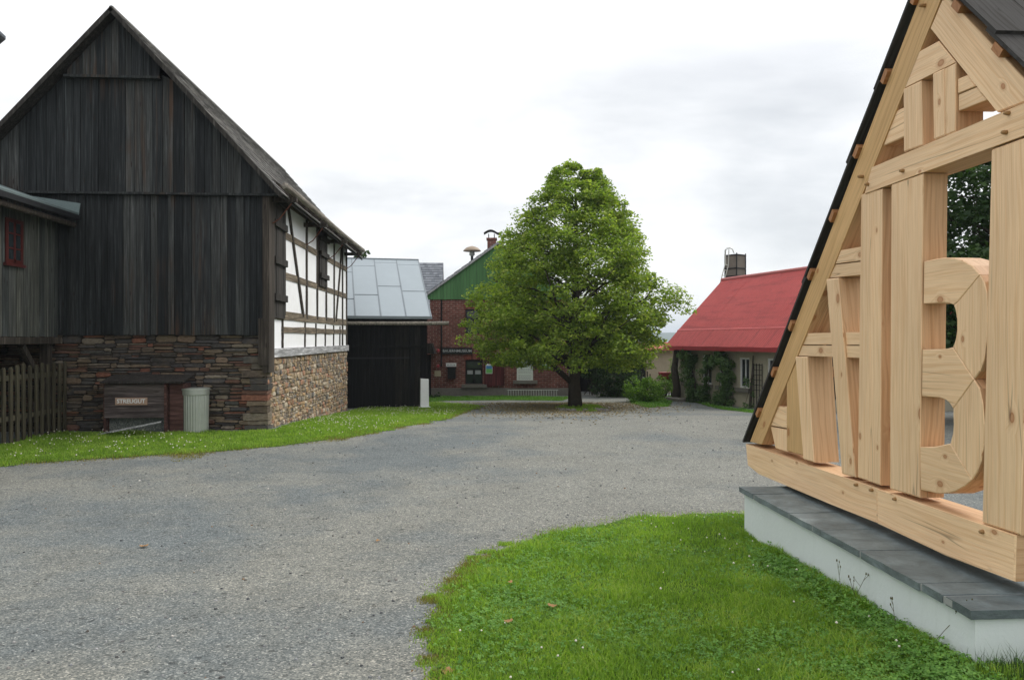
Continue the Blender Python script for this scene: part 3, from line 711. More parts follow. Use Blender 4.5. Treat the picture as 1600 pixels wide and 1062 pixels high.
# quoin stones
mb=MB(); z=-.15
while z<1.2:
    h=rnd.uniform(.07,.15); mb.box(XR-rnd.uniform(.25,.45),XR+.02+rnd.uniform(0,.02),14.53+rnd.uniform(0,.03),14.7+rnd.uniform(.05,.25),z,z+h-.012,None,.008); z+=h
mb.build('corner_stones',M['slatest'],barn)
mb=MB(); mb.box(XR-.01,XR+.055,14.56,24.5,1.27,1.44,(0,1,0)); mb.build('sill_board',M['greyplank'],barn)
mb=MB(); mb.box(XR-.05,XR,14.6,24.4,1.44,4.62); mb.build('plaster_wall',M['white'],barn)
def tim(y0,z0,y1,z1,w,nm='rail',m='oldwood',p=.02):
    if nm!='rail': w*=.9; p*=.8
    mb=MB(); a=Vector((XR+p/2,y0,z0)); b=Vector((XR+p/2,y1,z1)); d=(b-a).normalized(); n=Vector((1,0,0)); s_=d.cross(n)
    k=8; L=[];Rr=[]
    for i in range(k+1):
        q=a.lerp(b,i/k); L.append(q+s_*(w/2+rnd.uniform(-.012,.012))); Rr.append(q-s_*(w/2+rnd.uniform(-.012,.012)))
    pts=L+Rr[::-1]
    mb.prism([q+n*(p/2) for q in pts],(-p-.01,0,0),d); mb.build(nm,M[m],barn)
for z,w in ((3.72,.14),(2.9,.14),(2.08,.17),(1.80,.13)): tim(15.9 if z>2.2 else 15.75,z,24.35,z+.05,w)
tim(14.75,2.08,15.85,2.08,.16)
tim(15.9,4.42,24.35,4.47,.2,'wall_plate')
for y,z0,z1,w in ((15.97,2.1,4.4,.14),(15.80,1.44,2.0,.1),(18.2,2.1,4.4,.15),(19.5,2.1,4.4,.14),(20.75,2.1,4.4,.14),(22.0,2.1,4.4,.14),(23.5,1.44,4.4,.15),(24.3,1.44,4.5,.16)): tim(y,z0,y,z1,w,'post','oldpost',.035)
for y in (18.0,19.3,20.6,21.9,23.0): tim(y,1.44,y+.03,2.0,.1,'post','oldpost',.03)
tim(16.3,4.3,17.8,2.15,.12,'brace','oldpost',.045); tim(23.3,4.3,22.3,2.15,.12,'brace','oldpost',.045)
mb=MB(); plank_wall(mb,14.95,15.88,(.14,.2),2.02,lambda u:4.4,lambda u,z,d:Vector((XR+.02+d,u,z))); s1=mb.build('shutter',M['shutter'],barn)
mb=MB()
for z in (2.35,3.05,3.75,4.2): mb=MB(); mb.box(XR+.06,XR+.10,14.92,15.9,z,z+.13); mb.build('batten',M['shutter'],s1)
mb=MB(); plank_wall(mb,19.6,20.68,(.14,.2),2.95,lambda u:4.35,lambda u,z,d:Vector((XR+.03+d,u,z))); s1=mb.build('shutter',M['shutter'],barn)
mb=MB()
for z in (3.15,3.7,4.1): mb=MB(); mb.box(XR+.07,XR+.11,19.58,20.7,z,z+.12); mb.build('batten',M['shutter'],s1)
mb=MB(); mb.box(XR-.05,XR+.07,14.50,14.9,1.0,4.4,(0,0,1)); mb.build('corner_post',M['oldpost'],barn)
mb=MB(); mb.box(XR-.12,XR+.05,14.48,14.53,1.13,zA+.3,(0,0,1)); mb.build('corner_board',M['oldpost'],barn)
# roof
EX=-3.25; YE0,YE1,YR1=14.22,25.4,27.6
def roof_side(sg):
    exx=AX+sg*(EX-AX); ez=AZ-(EX-AX)*SL
    n=Vector((sg*SL,0,1)).normalized()
    def P(u,v):
        a=Vector((exx,YE0+(YE1-YE0)*u,ez)); b=Vector((AX,YE0+(YR1-YE0)*u,AZ)); return a.lerp(b,v),n
    return P
for sg in (1,-1):
    P=roof_side(sg); mb=MB(); c=[P(0,0)[0],P(1,0)[0],P(1,1)[0],P(0,1)[0]]; nn=P(0,0)[1]
    mb.prism([q-nn*.01 for q in c],nn*-.035); rf=mb.build('roof',M['shutter'],barn)
    mb=MB(); shingles(mb,P,54,17,.016); mb.build('shingles',M['shingle'],rf)
    mb=MB(); a,b=P(0,0)[0],P(0,1)[0]; up=Vector((0,0,1)); dd=(b-a).normalized(); 
    mb.prism([a+nn*.015+Vector((0,-.03,0)),b+nn*.015+Vector((0,-.03,0)),b-nn*.06+Vector((0,-.03,0)),a-nn*.06+Vector((0,-.03,0))],(0,.035,0),dd); mb.build('verge_board',M['shutter'],barn)
mb=MB(); k=12
mb.tube([(AX,YE0,AZ+.0),(AX,YR1,AZ+.0)],[.045,.045],8); mb.build('ridge_cap',M['shingle'],barn)
mb=MB(); zg=4.33; mb.tube([(-3.17,YE0-.15+ (24.75-YE0+.15)*i/8,4.33+.03*math.sin(i)*.4+.008*i) for i in range(9)],[.062]*8+[.072],10); mb.build('gutter',M['gutter'],barn,True)
for y in (14.7,17.9,20.9,23.9):
    mb=MB(); mb.box(XR-.1,-3.1,y,y+.1,4.16,4.25,(1,0,0)); mb.build('outlooker',M['oldpost'],barn)
    mb=MB(); mb.tube([(XR+.05,y+.05,3.75),(XR+.2,y+.05,3.85),(-3.2,y+.05,4.14)],.012,5); mb.build('bracket',M['rust'],barn)
mb=MB()
for i in range(12):
    y=15.2+i*.82; mb=MB(); mb.beam((XR-.3,y,4.75+.05),(EX+.05,y,4.30),.09,.1); mb.build('rafter_tail',M['oldpost'],barn)
# ---------- annex ----------
ax=-7.29; an=thing('wooden_annex','grey board lean-to with red window at the left of the barn','lean-to',(-8.4,12,0))
za=onX(40,526,ax).z
mb=MB(); plank_wall(mb,8.2,14.45,(.13,.22),za,lambda u:3.75,lambda u,z,d:Vector((ax+d,u,z))); mb.build('wall',M['annexw'],an)
mb=MB(); mb.box(-9.8,ax-.01,8.2,14.45,za+.02,3.7); mb.build('inner_wall',M['shutter'],an)
mb=MB(); mb.box(ax-.1,ax+.06,8.0,14.5,za-.12,za-.005,(0,1,0)); mb.build('sill_beam',M['oldpost'],an)
mb=MB(); mb.prism([(-6.88,8,3.82),(-6.88,14.42,3.82),(-9.9,14.42,4.92),(-9.9,8,4.92)],(0,0,.05)); mb.build('roof',M['teal'],an)
mb=MB(); mb.box(-6.93,-6.87,8,14.46,3.74,3.83); mb.build('fascia',M['tar'],an)
mb=MB(); mb.tube([(-6.98,8,3.68),(-6.98,11,3.67),(-6.98,14.46,3.66)],.05,8); mb.build('eave_pole',M['oldpost'],an)
a,b,c,d=onY(28,303,14.41),onY(126,318,14.41),onY(123,338,14.41),onY(104,334,14.41)
mb=MB(); mb.prism([a,b,c,d],(0,-.012,0)); mb.build('flashing',M['teal'],an)
mb=MB(); mb.box(ax-.16,ax-.02,14.2,14.36,0,za-.1,(0,0,1)); mb.build('post',M['oldpost'],an); mb=MB(); mb.box(ax-.16,ax-.02,10,10.14,0,za-.1,(0,0,1)); mb.build('post',M['oldpost'],an)
mb=MB(); mb.beam((ax-.09,14.2,.75),(ax-.09,13.5,za-.15),.1,.1,(1,0,0)); mb.build('brace',M['oldpost'],an)
# window  px 5..32
wy0,wy1=onX(5,380,ax).y,onX(31,380,ax).y; z0,z1=onX(20,412,ax).z,onX(20,343,ax).z; 
mb=MB()
for (y0,y1,q0,q1) in ((wy0-.01,wy0+.06,z0,z1),(wy1-.06,wy1+.01,z0,z1),(wy0+.06,wy1-.06,z1-.06,z1),(wy0+.06,wy1-.06,z0,z0+.06),((wy0+wy1)/2-.025,(wy0+wy1)/2+.025,z0,z1)): mb.box(ax+.03,ax+.052,y0,y1,q0,q1)
for i in (1,2): mb.box(ax+.044,ax+.05,wy0,wy1,z0+(z1-z0)*i/3-.012,z0+(z1-z0)*i/3+.012)
mb.box(ax,ax+.08,wy0-.05,wy1+.05,z0-.05,z0-.002)
wf=mb.build('window_frame',M['redframe'],an); mb=MB(); mb.box(ax+.03,ax+.0435,wy0+.01,wy1-.01,z0+.01,z1-.01); mb.build('pane',M['glass'],wf)
# dark room below the annex: back wall
mb=MB(); mb.box(-9.8,-9.7,8.2,14.45,-.3,za); mb.box(-9.7,ax-.2,8.2,8.3,-.3,za); mb.build('back_wall',M['black'],an)
# fence
fe=thing('picket_fence','weathered picket fence closing the space under the lean-to','fence',(ax+.1,12,0))
y=9.6
while y<14.45:
    mb=MB(); t=rnd.uniform(-.01,.01); zt=1.20+rnd.uniform(-.03,.03); z0=float(hy(y))
    mb.prism([(ax+.13,y,z0),(ax+.13,y+.075,z0),(ax+.13,y+.075+t,zt-.03),(ax+.13,y+.038+t,zt),(ax+.13,y+t,zt-.03)],(.03,0,0),(0,0,1)); mb.build('picket',M['fence'],fe); y+=.185+rnd.uniform(-.012,.012)
for z in (.32,.96):
    mb=MB(); mb.box(ax+.07,ax+.13,9.5,14.5,z,z+.08,(0,1,0)); mb.build('rail',M['fence'],fe)
# ---------- grit box ----------
def onG(px,py,y=14.3): return onY(px,py,y)
gb=thing('grit_box','low worn reddish wooden grit box with STREUGUT sign against the barn','grit box',(onG(215,650).x,14.2,0))
x0,x1=onG(163,600,14.05).x,onG(257,600,14.05).x; zt=onG(200,600,14.05).z; zb=onG(200,653,14.05).z; gz=float(hy(14))
mb=MB()
for i in range(3):
    h=(zt-zb)/3; mb.prism([(x0,14.05,zb+h*i+.003),(x1,14.05,zb+h*i+.003),(x1,14.05,zb+h*(i+1)-.003),(x0,14.05,zb+h*(i+1)-.003)],(0,.03,0),(1,0,0))
mb.build('front_panel',M['greyfront'],gb)
mb=MB(); mb.box(x0-.02,x0+.02,14.06,14.55,gz-.05,zt); mb.build('side_panel',M['redwood'],gb); mb=MB(); mb.box(x1,x1+.04,14.03,14.55,gz-.05,zt+.01); mb.build('side_panel',M['redwood'],gb)
mb=MB(); mb.box(x1+.06,x1+.30,14.12,14.5,gz-.05,zt+.0,None,.005); mb.build('end_board',M['redwood'],gb)
mb=MB(); mb.prism([(x0-.05,13.98,zt+.01),(x1+.34,13.98,zt+.02),(x1+.34,14.53,zt+.12),(x0-.05,14.53,zt+.12)],(0,0,.03),(1,0,0)); mb.build('lid',M['shutter'],gb)
mb=MB(); mb.box(x0+.02,x1,14.2,14.5,gz-.05,zb+.1); mb.build('grit_heap',M['gravel'],gb)
s0,s1=onG(180,620,14.03).x,onG(230,620,14.03).x; q0,q1=onG(200,632.5,14.03).z,onG(200,621,14.03).z
mb=MB(); mb.box(s0,s1,14.025,14.045,q0,q1); sg=mb.build('sign_board',M['signw'],gb)
mb=MB(); text_into(mb,'STREUGUT',.098,((s0+s1)/2,14.022,(q0+q1)/2),(1,0,0),(0,0,1),(0,-1,0),.002,.002); mb.build('lettering',M['paint'],sg)
pl=MB(); a=onY(155,672,13.75); b=onY(250,659,13.85); a.z=float(hy(a.y))+.03; pl.beam(a,b,.16,.02); tag(pl.build('loose_plank',M['greyplank'],None),'pale loose plank lying on the grass before the grit box','plank')
# ---------- ribbed bin ----------
BY=14.3; bc=onY(305,640,BY); br=.235; z0=float(hy(BY))-.02; z1=onY(305,607,BY).z
bn=thing('metal_bin','pale ribbed galvanised dustbin standing by the stone wall','dustbin',(bc.x,BY,z0))
vs=[];n=64
mb=MB()
for z,rad,rib in ((z0,br*.95,0),(z0+.04,br*.95,0),(z0+.05,br*.97,1),(z1-.11,br*1.0,1),(z1-.10,br*1.03,0),(z1,br*1.04,0)):
    for k in range(n):
        t=2*math.pi*k/n; q=rad*(1-(.035 if (k%2) and rib else 0)); vs.append((bc.x+q*math.cos(t),BY+q*math.sin(t),z))
fs=[(r*n+k,r*n+(k+1)%n,(r+1)*n+(k+1)%n,(r+1)*n+k) for r in range(5) for k in range(n)]+[tuple(range(n-1,-1,-1))]
mb.add(vs,fs); mb.build('body',M['metal'],bn)
mb=MB(); mb.tube([(bc.x,BY,z1-.02),(bc.x,BY,z1+.012)],[br*1.07,br*1.07],32); mb.build('rim',M['metal'],bn)
# ---------- black shed ----------
tf=frame(668,26,13.6); sh=thing('black_shed','tarred black shed with pale zinc roof behind the barn','shed',tf((-2,1.5,-.7)))
zE=1.6+36*25.9/F
mb=MB(tf); plank_wall(mb,-4.2,-.0,(.12,.2),-.75,lambda u:2.3,lambda u,z,d:Vector((u,.05-d,z))); mb.build('wall',M['black'],sh)
mb=MB(tf); mb.prism([(-.02,.06,-.75),(-.02,6.2,-.75),(-.02,6.2,2.25),(-.02,3.5,4.3),(-.02,.06,2.25)],(-4.2,0,0)); mb.build('side_wall',M['black'],sh)
mb=MB(tf); zr=4.62; rn=3.5
mb.prism([(.12,-.25,zE-.02),(-4.4,-.25,zE-.02),(-4.4,rn,zr),(.12,rn,zr)],(0,0,-.05)); mb.prism([(.12,rn,zr),(-4.4,rn,zr),(-4.4,7,zE),(.12,7,zE)],(0,0,-.05)); rf=mb.build('roof',M['zinc'],sh)
mb=MB(tf); sl=(zr-zE)/(rn+.25)
def rp_(u,v): return (u,-.25+v*(rn+.25),zE-.01+v*(rn+.25)*sl)
for i,u in enumerate((.10,-.72,-1.54,-2.36,-3.18,-4.0)):
    mb.beam(rp_(u,0),rp_(u,1),.035,.03)
    for v in ((.42,.90),(.50,.93),(.35,.86),(.28,.74),(.4,.8),(.5,.9))[i]: mb.beam(rp_(u,v),rp_(u-.82,v),.03,.012)
mb.beam(rp_(.12,1),rp_(-4.4,1),.08,.06); mb.beam(rp_(.12,0),rp_(-4.4,0),.05,.05); mb.build('seams',M['seam'],rf)
mb=MB(tf); mb.tube([(-4.3,-.32,2.13),(-1,-.32,2.14),(.66,-.32,2.15)],[.055,.06,.065],8); mb.build('gutter',M['gutter'],sh)
mb=MB(tf); mb.box(-4.0,-.6,-.04,-.01,1.0-.02,1.03); mb.build('door_rail',M['tar'],sh)
mb=MB(tf); mb.box(-3.9,-.05,-.05,-.0,1.35,1.42); mb.build('cover_strip',M['black'],sh)
a=tf((-.27,-.2,0)); wp=MB(tf); wp.prism([(-.27,-.3,-.75),(.01,-.3,-.75),(.0,-.3,.31),(-.26,-.3,.33)],(0,.18,0)); wp.box(-.32,.06,-.36,-.08,-.75,-.6); tag(wp.build('white_post',M['white'],None),'white painted stone post at the right corner of the black shed','post')
# ---------- brick museum ----------
DM=33.0; PM=668
tf=frame(PM,DM,0)
U=lambda px:(px-PM)*DM/F
Zm=lambda py:CAMZ-(py-531)*DM/F
mu=thing('brick_museum','red brick museum house with green boarded gable behind the big tree','house',tf((3,4,-.75)))
def holes_wall(mb,u0,u1,z0,z1,holes,dep=.14,v=0):
    us=sorted({u0,u1,*[h[0] for h in holes],*[h[1] for h in holes]}); zs=sorted({z0,z1,*[h[2] for h in holes],*[h[3] for h in holes]})
    for i in range(len(us)-1):
        for j in range(len(zs)-1):
            cu,cz=(us[i]+us[i+1])/2,(zs[j]+zs[j+1])/2
            if any(h[0]<cu<h[1] and h[2]<cz<h[3] for h in holes): continue
            mb.add([(us[i],v,zs[j]),(us[i+1],v,zs[j]),(us[i+1],v,zs[j+1]),(us[i],v,zs[j+1])],[(0,1,2,3)])
    for a,b,c,d in holes:
        for P in ([(a,v,c),(a,v+dep,c),(a,v+dep,d),(a,v,d)],[(b,v,c),(b,v,d),(b,v+dep,d),(b,v+dep,c)],[(a,v,d),(a,v+dep,d),(b,v+dep,d),(b,v,d)],[(a,v,c),(b,v,c),(b,v+dep,c),(a,v+dep,c)]): mb.add(P,[(0,1,2,3)])
zg=Zm(465); W1=(U(727),U(754),Zm(600),Zm(562)); W2=(U(807.5),U(833),Zm(594),Zm(561)); W3=(U(727),U(752),Zm(521),Zm(483)); W4=(U(807),U(832),Zm(521),Zm(483)); W5=(U(862),U(880),Zm(521),Zm(483))
uR=U(888)
mb=MB(tf); holes_wall(mb,0.1,uR,-1.0,zg,[W1,W2,W3,W4,W5])
mb.box(.1,.3,.01,9,-1,zg); mb.box(uR-.2,uR-.002,.01,9,-1,zg); mb.box(.3,uR-.2,8.8,9,-1,zg); mb.build('wall',M['brick'],mu)
mb=MB(tf); mb.box(.3,uR-.25,.16,.22,-1,zg); mb.build('dark_interior',M['tar'],mu)
AB=stone('arch_brick',[(0,(.10,.03,.022)),(.4,(.16,.045,.032)),(.75,(.2,.06,.04))])
for w in (W1,W2,W3,W4,W5):
    mb=MB(tf); n=11
    for k in range(n):
        f=(k+.5)/n; u=w[0]-.06+(w[1]-w[0]+.12)*f; lean=(f-.5)*.09; z=w[3]-.02+.05*math.sin(math.pi*f)
        hw=(w[1]-w[0]+.12)/n/2-.006
        mb.prism([(u-hw,-.015,z),(u+hw,-.015,z),(u+hw+lean,-.015,z+.23),(u-hw+lean,-.015,z+.23)],(0,.03,0))
    mb.build('brick_arch',AB,mu)
mb=MB(tf); mb.box(.09,uR+.01,-.03,.0,-.95,Zm(606)); mb.build('foot_course',M['sill'],mu)
ua,za_=U(779),Zm(378)
gt=lambda u: za_-.08-abs(u-ua)*((za_-Zm(458))/(ua-U(668)))
mb=MB(tf); plank_wall(mb,-.02,U(890),(.13,.15),zg-.08,gt,lambda u,z,d:Vector((u,-.02-d,z)),.02,.012,knee=ua); mb.build('green_gable',M['green'],mu)
mb=MB(tf); mb.prism([(.1,.03,zg+.001),(uR,.03,zg+.001),(ua,.03,za_-.25)],(0,.1,0)); mb.build('gable_backing',M['shutter'],mu)
sl=(za_-Zm(458))/(ua-U(668))
for sg in (-1,1):
    e=ua+sg*(ua-U(668)+.12); ez=za_-(ua-U(668)+.12)*sl
    mb=MB(tf); mb.prism([(ua,-.16,za_),(e,-.16,ez),(e,-.16,ez-.10),(ua,-.16,za_-.10)],(0,.04,0),(1,0,0)); mb.build('verge_board',M['greyplank'],mu)
    def P(u,v,e=e,ez=ez): return Vector(tf((e+(ua-e)*v,-.14+9.3*u,ez+(za_-ez)*v))),Vector((0,0,1))
    mb=MB(tf); mb.prism([(ua,-.14,za_-.01),(e,-.14,ez-.01),(e,9.2,ez-.01),(ua,9.2,za_-.01)],(0,0,-.07)); rf=mb.build('roof',M['shutter'],mu)
    mb=MB(); shingles(mb,P,24,10,.02); mb.build('slates',M['slate'],rf)
def mwin(w,curt=True):
    mb=MB(tf); a,b,c,d=w; f=.06
    mb.box(a,a+f,.08,.13,c,d); mb.box(b-f,b,.08,.13,c,d); mb.box(a+f,b-f,.08,.13,d-f,d); mb.box(a+f,b-f,.08,.13,c,c+f); mb.box(a+f,b-f,.078,.13,c+(d-c)*.58,c+(d-c)*.58+.07); mb.box((a+b)/2-.035,(a+b)/2+.035,.079,.13,c+f,c+(d-c)*.58)
    wf=mb.build('window_frame',M['dmetal'],mu)
    mb=MB(tf); mb.box(a+f,b-f,.11,.118,c+f,d-f); mb.build('pane',M['glass'],wf)
    if curt:
        mb=MB(tf)
        for x0,x1 in ((a+f+.02,(a+b)/2-.05),((a+b)/2+.05,b-f-.02)): mb.box(x0,x1,.098,.106,c+.42,c+(d-c)*.57)
        mb.build('curtain',M['curtain'],wf)
for w in (W1,W3,W4,W5): mwin(w,w is W1)
mb=MB(tf); a,b,c,d=W2; mb.box(a,b,.03,.08,c,d); ib=mb.build('info_board',M['panel'],mu)
mb=MB(tf)
for i in range(15):
    z=d-.1-i*.053
    if i in (5,10): continue
    x=a+.07
    while x<b-.1:
        l=rnd.uniform(.03,.09); mb.box(x,min(x+l,b-.07),.026,.03,z-.010,z+.008); x+=l+.018
mb.build('printed_lines',M['grey'],ib)
for w in (W1,W2):
    mb=MB(tf); mb.box(w[0]-.15,w[1]+.18,-.13,.1,w[2]-.14,w[2]-.002); mb.build('sill',M['sill'],mu)
mb=MB(tf); mb.prism([(W1[1]+.07,-.09,Zm(603)),(U(788),-.09,Zm(602)),(U(788),-.09,Zm(559)),(W1[1]+.07,-.09,Zm(560))],(0,.05,0),(0,0,1)); s_=mb.build('shutter',M['oxblood'],mu)
mb=MB(tf); mb.box(U(759),U(769.5),-.1,-.092,Zm(583.5),Zm(568)); ps=mb.build('poster',M['paint'],s_)
mb=MB(tf); mb.box(U(759.7),U(769),-.104,-.1005,Zm(582.5),Zm(576)); mb.build('green_field',M['greenp'],ps)
mb=MB(tf); mb.box(U(759.7),U(769),-.104,-.1005,Zm(575.9),Zm(571)); mb.build('blue_field',M['bluep'],ps)
# name sign
sb=MB(tf); sb.box(U(691),U(738),-.07,-.03,Zm(553),Zm(543)); s_=sb.build('name_board',M['ink'],mu)
mb=MB(); n=tf((0,-1,0))-tf((0,0,0)); ux=tf((1,0,0))-tf((0,0,0))
text_into(mb,'BAUERNMUSEUM',.158,tf(((U(691)+U(738))/2,-.075,Zm(548.2))),ux,(0,0,1),n,.003,.002); mb.build('lettering',M['signp'],s_)
for (x0,x1,y0,y1,m) in ((847,855,575,566,'paint'),(857,867.5,577.5,564,'panel'),(679,689,588,579,'beige'),(697,713,572.5,567,'paint')):
    mb=MB(tf); mb.box(U(x0),U(x1),-.03,-.002,Zm(y0),Zm(y1)); o=mb.build('notice',M[m],mu)
    if x0==847:
        mb=MB(tf); mb.box(U(x0),U(x1),-.034,-.0302,Zm(y0),Zm(y0-5)); mb.build('print',M['greenp'],o)
    if x0==697:
        mb=MB(); text_into(mb,'MUSEUM',.09,tf(((U(x0)+U(x1))/2,-.033,Zm(570))),ux,(0,0,1),n,.001,.001); mb.build('print',M['grey'],o)
    if x0==857:
        mb=MB(tf)
        for i in range(7): mb.box(U(x0)+.04,U(x1)-.04-rnd.uniform(0,.06),-.034,-.0302,Zm(565.5)-i*.04-.015,Zm(565.5)-i*.04)
        mb.build('print',M['grey'],o)
mb=MB(tf); mb.box(U(700),U(712),-.14,-.002,Zm(591),Zm(575)); mb.box(U(699),U(713),-.16,.0,Zm(575),Zm(573.6)); mb.box(U(701.5),U(710.5),-.155,-.141,Zm(580),Zm(577)); mb.build('letter_box',M['ink'],mu)
for py in (547,571):
    mb=MB(tf); mb.tube([(U(685),-.14,Zm(py+3)),(U(685),-.14,Zm(py)),(U(685),-.14,Zm(py-2))],[.05,.07,.03],8); mb.box(U(684.3),U(685.7),-.14,0,Zm(py+1),Zm(py)); mb.build('alarm_lamp',M['redtrim'],mu)
mb=MB(tf); mb.tube([(U(690),-.05,Zm(468)),(U(690),-.05,Zm(572))],.035,6); mb.build('conduit',M['dmetal'],mu)
mb=MB(tf); mb.tube([(uR+.06,-.05,Zm(468)),(uR+.06,-.05,Zm(617))],.05,8); mb.build('downpipe',M['metal'],mu)
# chimney + cowl
c0,c1=(756-PM)*34/F,(771-PM)*34/F; zt=CAMZ-(372-531)*34.2/F
mb=MB(tf); mb.box(c0+.04,c1,1.1,1.55,za_-1.2,zt-.08); mb.box(c0,c1+.04,1.06,1.59,zt-.08,zt); ch=mb.build('chimney',M['brick'],mu)
mb=MB(tf); cu=(c0+c1)/2+.02
mb.box(c0+.08,c0+.11,1.1,1.5,zt,zt+.18); mb.box(c1-.09,c1-.06,1.1,1.5,zt,zt+.18)
pts=[(cu-.34+.68*i/12,zt+.18+.13*math.sin(math.pi*min(1,(i/12)*1.15))+(.0)) for i in range(13)]
for i in range(12):
    a,b=pts[i],pts[i+1]; mb.prism([(a[0],1.05,a[1]),(b[0],1.05,b[1]),(b[0],1.05,b[1]+.045),(a[0],1.05,a[1]+.045)],(0,.5,0))
mb.build('cowl',M['ink'],ch,True)
# siren
si=thing('roof_siren','mushroom shaped siren on a pole on the museum roof','siren',tf((U(730)*1.05,2,3.8)))
D_=35; su=(730-PM)*D_/F; zz=lambda py:CAMZ-(py-531)*D_/F
mb=MB(tf); mb.tube([(su,2,zz(424)),(su,2,zz(398))],[.06,.06],10); mb.build('pole',M['dmetal'],si)
mb=MB(tf); mb.tube([(su,2,zz(400)),(su,2,zz(398)),(su,2,zz(393))],[.07,.13,.11],12); mb.build('motor',M['metal'],si)
mb=MB(tf); mb.tube([(su,2,zz(392.5)),(su,2,zz(391)),(su,2,zz(387)),(su,2,zz(384.5))],[.40,.385,.26,.05],20); mb.build('hood',plain('weathered_copper',(.34,.27,.2),.6,.3,8),si,True)
# porch canopy at the left corner
pc=thing('porch','small dark porch with little slate roof between shed and museum','porch',tf((-.1,-.8,-.75)))
mb=MB(tf); mb.prism([(U(655),-.9,Zm(552)),(U(682),-.9,Zm(552)),(U(677),-.9,Zm(536)),(U(655),-.9,Zm(536))],(0,.85,0)); mb.build('roof',M['shutter'],pc)
mb=MB(tf); mb.box(U(655),U(676),-.7,-.65,-.8,Zm(553)); mb.build('wall',M['black'],pc)
# low hoop rack
rk=thing('bicycle_rack','low grey wire bicycle rack on the grass before the museum','bicycle rack',tf((U(830),-.6,-.72)))
mb=MB(tf); z0,z1=Zm(621),Zm(608)
for z in (z0+.05,z1): mb.tube([(U(793),-.6,z),(U(871),-.6,z)],.014,5)
mb.build('rail',M['metal'],rk)
mb=MB(tf); u=U(794)
while u<U(871): mb.tube([(u,-.6,z0-.04),(u,-.6,z1+.02)],.011,4); mb.tube([(u+.03,-.75,z0-.02),(u+.02,-.6,z1)],.009,4); u+=.105
mb.build('hoops',M['metal'],rk)
# ---------- far houses ----------
tf=frame(691,44,4); hs=thing('slate_house','far house with blue grey slate roof behind the black shed','house',tf((-2.5,3,-1)))
zr=CAMZ+120*47.5/F; mb=MB(tf); mb.prism([(0,-.2,3.4),(-5,-.2,3.4),(-5,3.5,zr),(0,3.5,zr)],(0,0,-.1)); mb.prism([(0,3.5,zr),(-5,3.5,zr),(-5,7,3.4),(0,7,3.4)],(0,0,-.1)); rf=mb.build('roof',M['shutter'],hs)
mb=MB(); nn=Vector((0,-.5,.8)).normalized()
shingles(mb,lambda u,v:(tf((-5+5*u,-.2+3.7*v,3.4+(zr-3.4)*v)),nn),22,18,.02); mb.build('slates',M['slate'],rf)
mb=MB(tf); mb.prism([(-.1,.1,-1),(-.1,6.9,-1),(-.1,6.9,3.3),(-.1,3.5,zr-.15),(-.1,.1,3.3)],(-4.8,0,0)); mb.build('wall',M['brick'],hs)
tf=frame(9,24,48); hs=thing('tall_house','tall red house at the far left, only its slate eave corner in view','house',tf((-3,3,0)))
zt=CAMZ-(59-531)*24/F
mb=MB(tf); mb.prism([(0,0,zt-.06),(-3,0,zt+2.3),(-3.05,0,zt+2.4),(.0,0,zt+.04)],(0,7,0)); mb.prism([(-6,0,zt-.06),(-3,0,zt+2.3),(-2.95,0,zt+2.4),(-6,0,zt+.04)],(0,7,0)); mb.build('roof',M['slate'],hs)
mb=MB(tf); mb.prism([(-.16,.2,-.6),(-5.8,.2,-.6),(-5.8,.2,zt+.0),(-3,.2,zt+2.2),(-.16,.2,zt+.0)],(0,6.6,0)); mb.build('wall',M['brick'],hs)
# ---------- red roofed house ----------
tf=frame(1057,30,16.5); c_,s_=math.cos(R(16.5)),math.sin(R(16.5)); xr0=(1057-800)/F*30
def V_(px): k=(px-800)/F; return (xr0-30*k)/(k*c_+s_)
def Zv(py,v): return CAMZ-(py-531)/F*(30+v*c_)
rh=thing('red_roof_house','low cream house with faded red sheet roof and vines on its wall','house',tf((1,-4,-.7)))
ws=[]
for a,b,t,bt in ((1070.5,1083.5,553,597),(1097.5,1112,555,600),(1124,1139,556.5,603),(1155.5,1171,558.5,606),(1199,1216,560,609)):
    va,vb=V_(b),V_(a); vm=(va+vb)/2; ws.append((va,vb,Zv(bt,vm),Zv(t,vm)))
tfr=lambda p: tf((p[1],-p[0] if False else p[0],p[2]))   # (v,u,z) order
mb=MB(tfr); holes_wall(mb,-9.6,0,-1.1,1.42,ws,.14); mb.build('wall',M['cream'],rh)
mb=MB(tf); mb.box(.01,4.3,-.2,0,-1.1,1.42); mb.prism([(.01,-.01,1.42),(4.3,-.01,1.42),(2.14,-.01,3.85)],(0,-.2,0)); mb.box(.18,4.3,-9.6,-9.4,-1.1,1.42); mb.box(4.1,4.3,-9.4,-.2,-1.1,1.42); mb.build('end_wall',M['cream'],rh)
mb=MB(tf); mb.box(.16,.2,-9.4,-.2,-1.1,1.42); mb.build('dark_interior',M['tar'],rh)
for i,(a,b,c,d) in enumerate(ws):
    mb=MB(tfr); f=.06
    for q in ((a,a+f,c,d),(b-f,b,c,d),(a+f,b-f,d-f,d),(a+f,b-f,c,c+f)): mb.box(q[0],q[1],.03,.09,q[2],q[3])
    mb.box((a+b)/2-.02,(a+b)/2+.02,.04,.08,c+f,d-f)
    wf=mb.build('window_frame',M['paint'],rh); mb=MB(tfr); mb.box(a+f,b-f,.065,.073,c+f,d-f); mb.build('pane',M['glass'],wf)
    mb=MB(tfr); mb.box(a-.1,b+.1,-.12,.03,c-.13,c-.002); mb.build('sill',M['sill'],rh)
zE,zK,zR=1.37,1.93,3.97
mb=MB(tf)
L=[(-.38,zE),(.14,zK),(2.14,zR)]
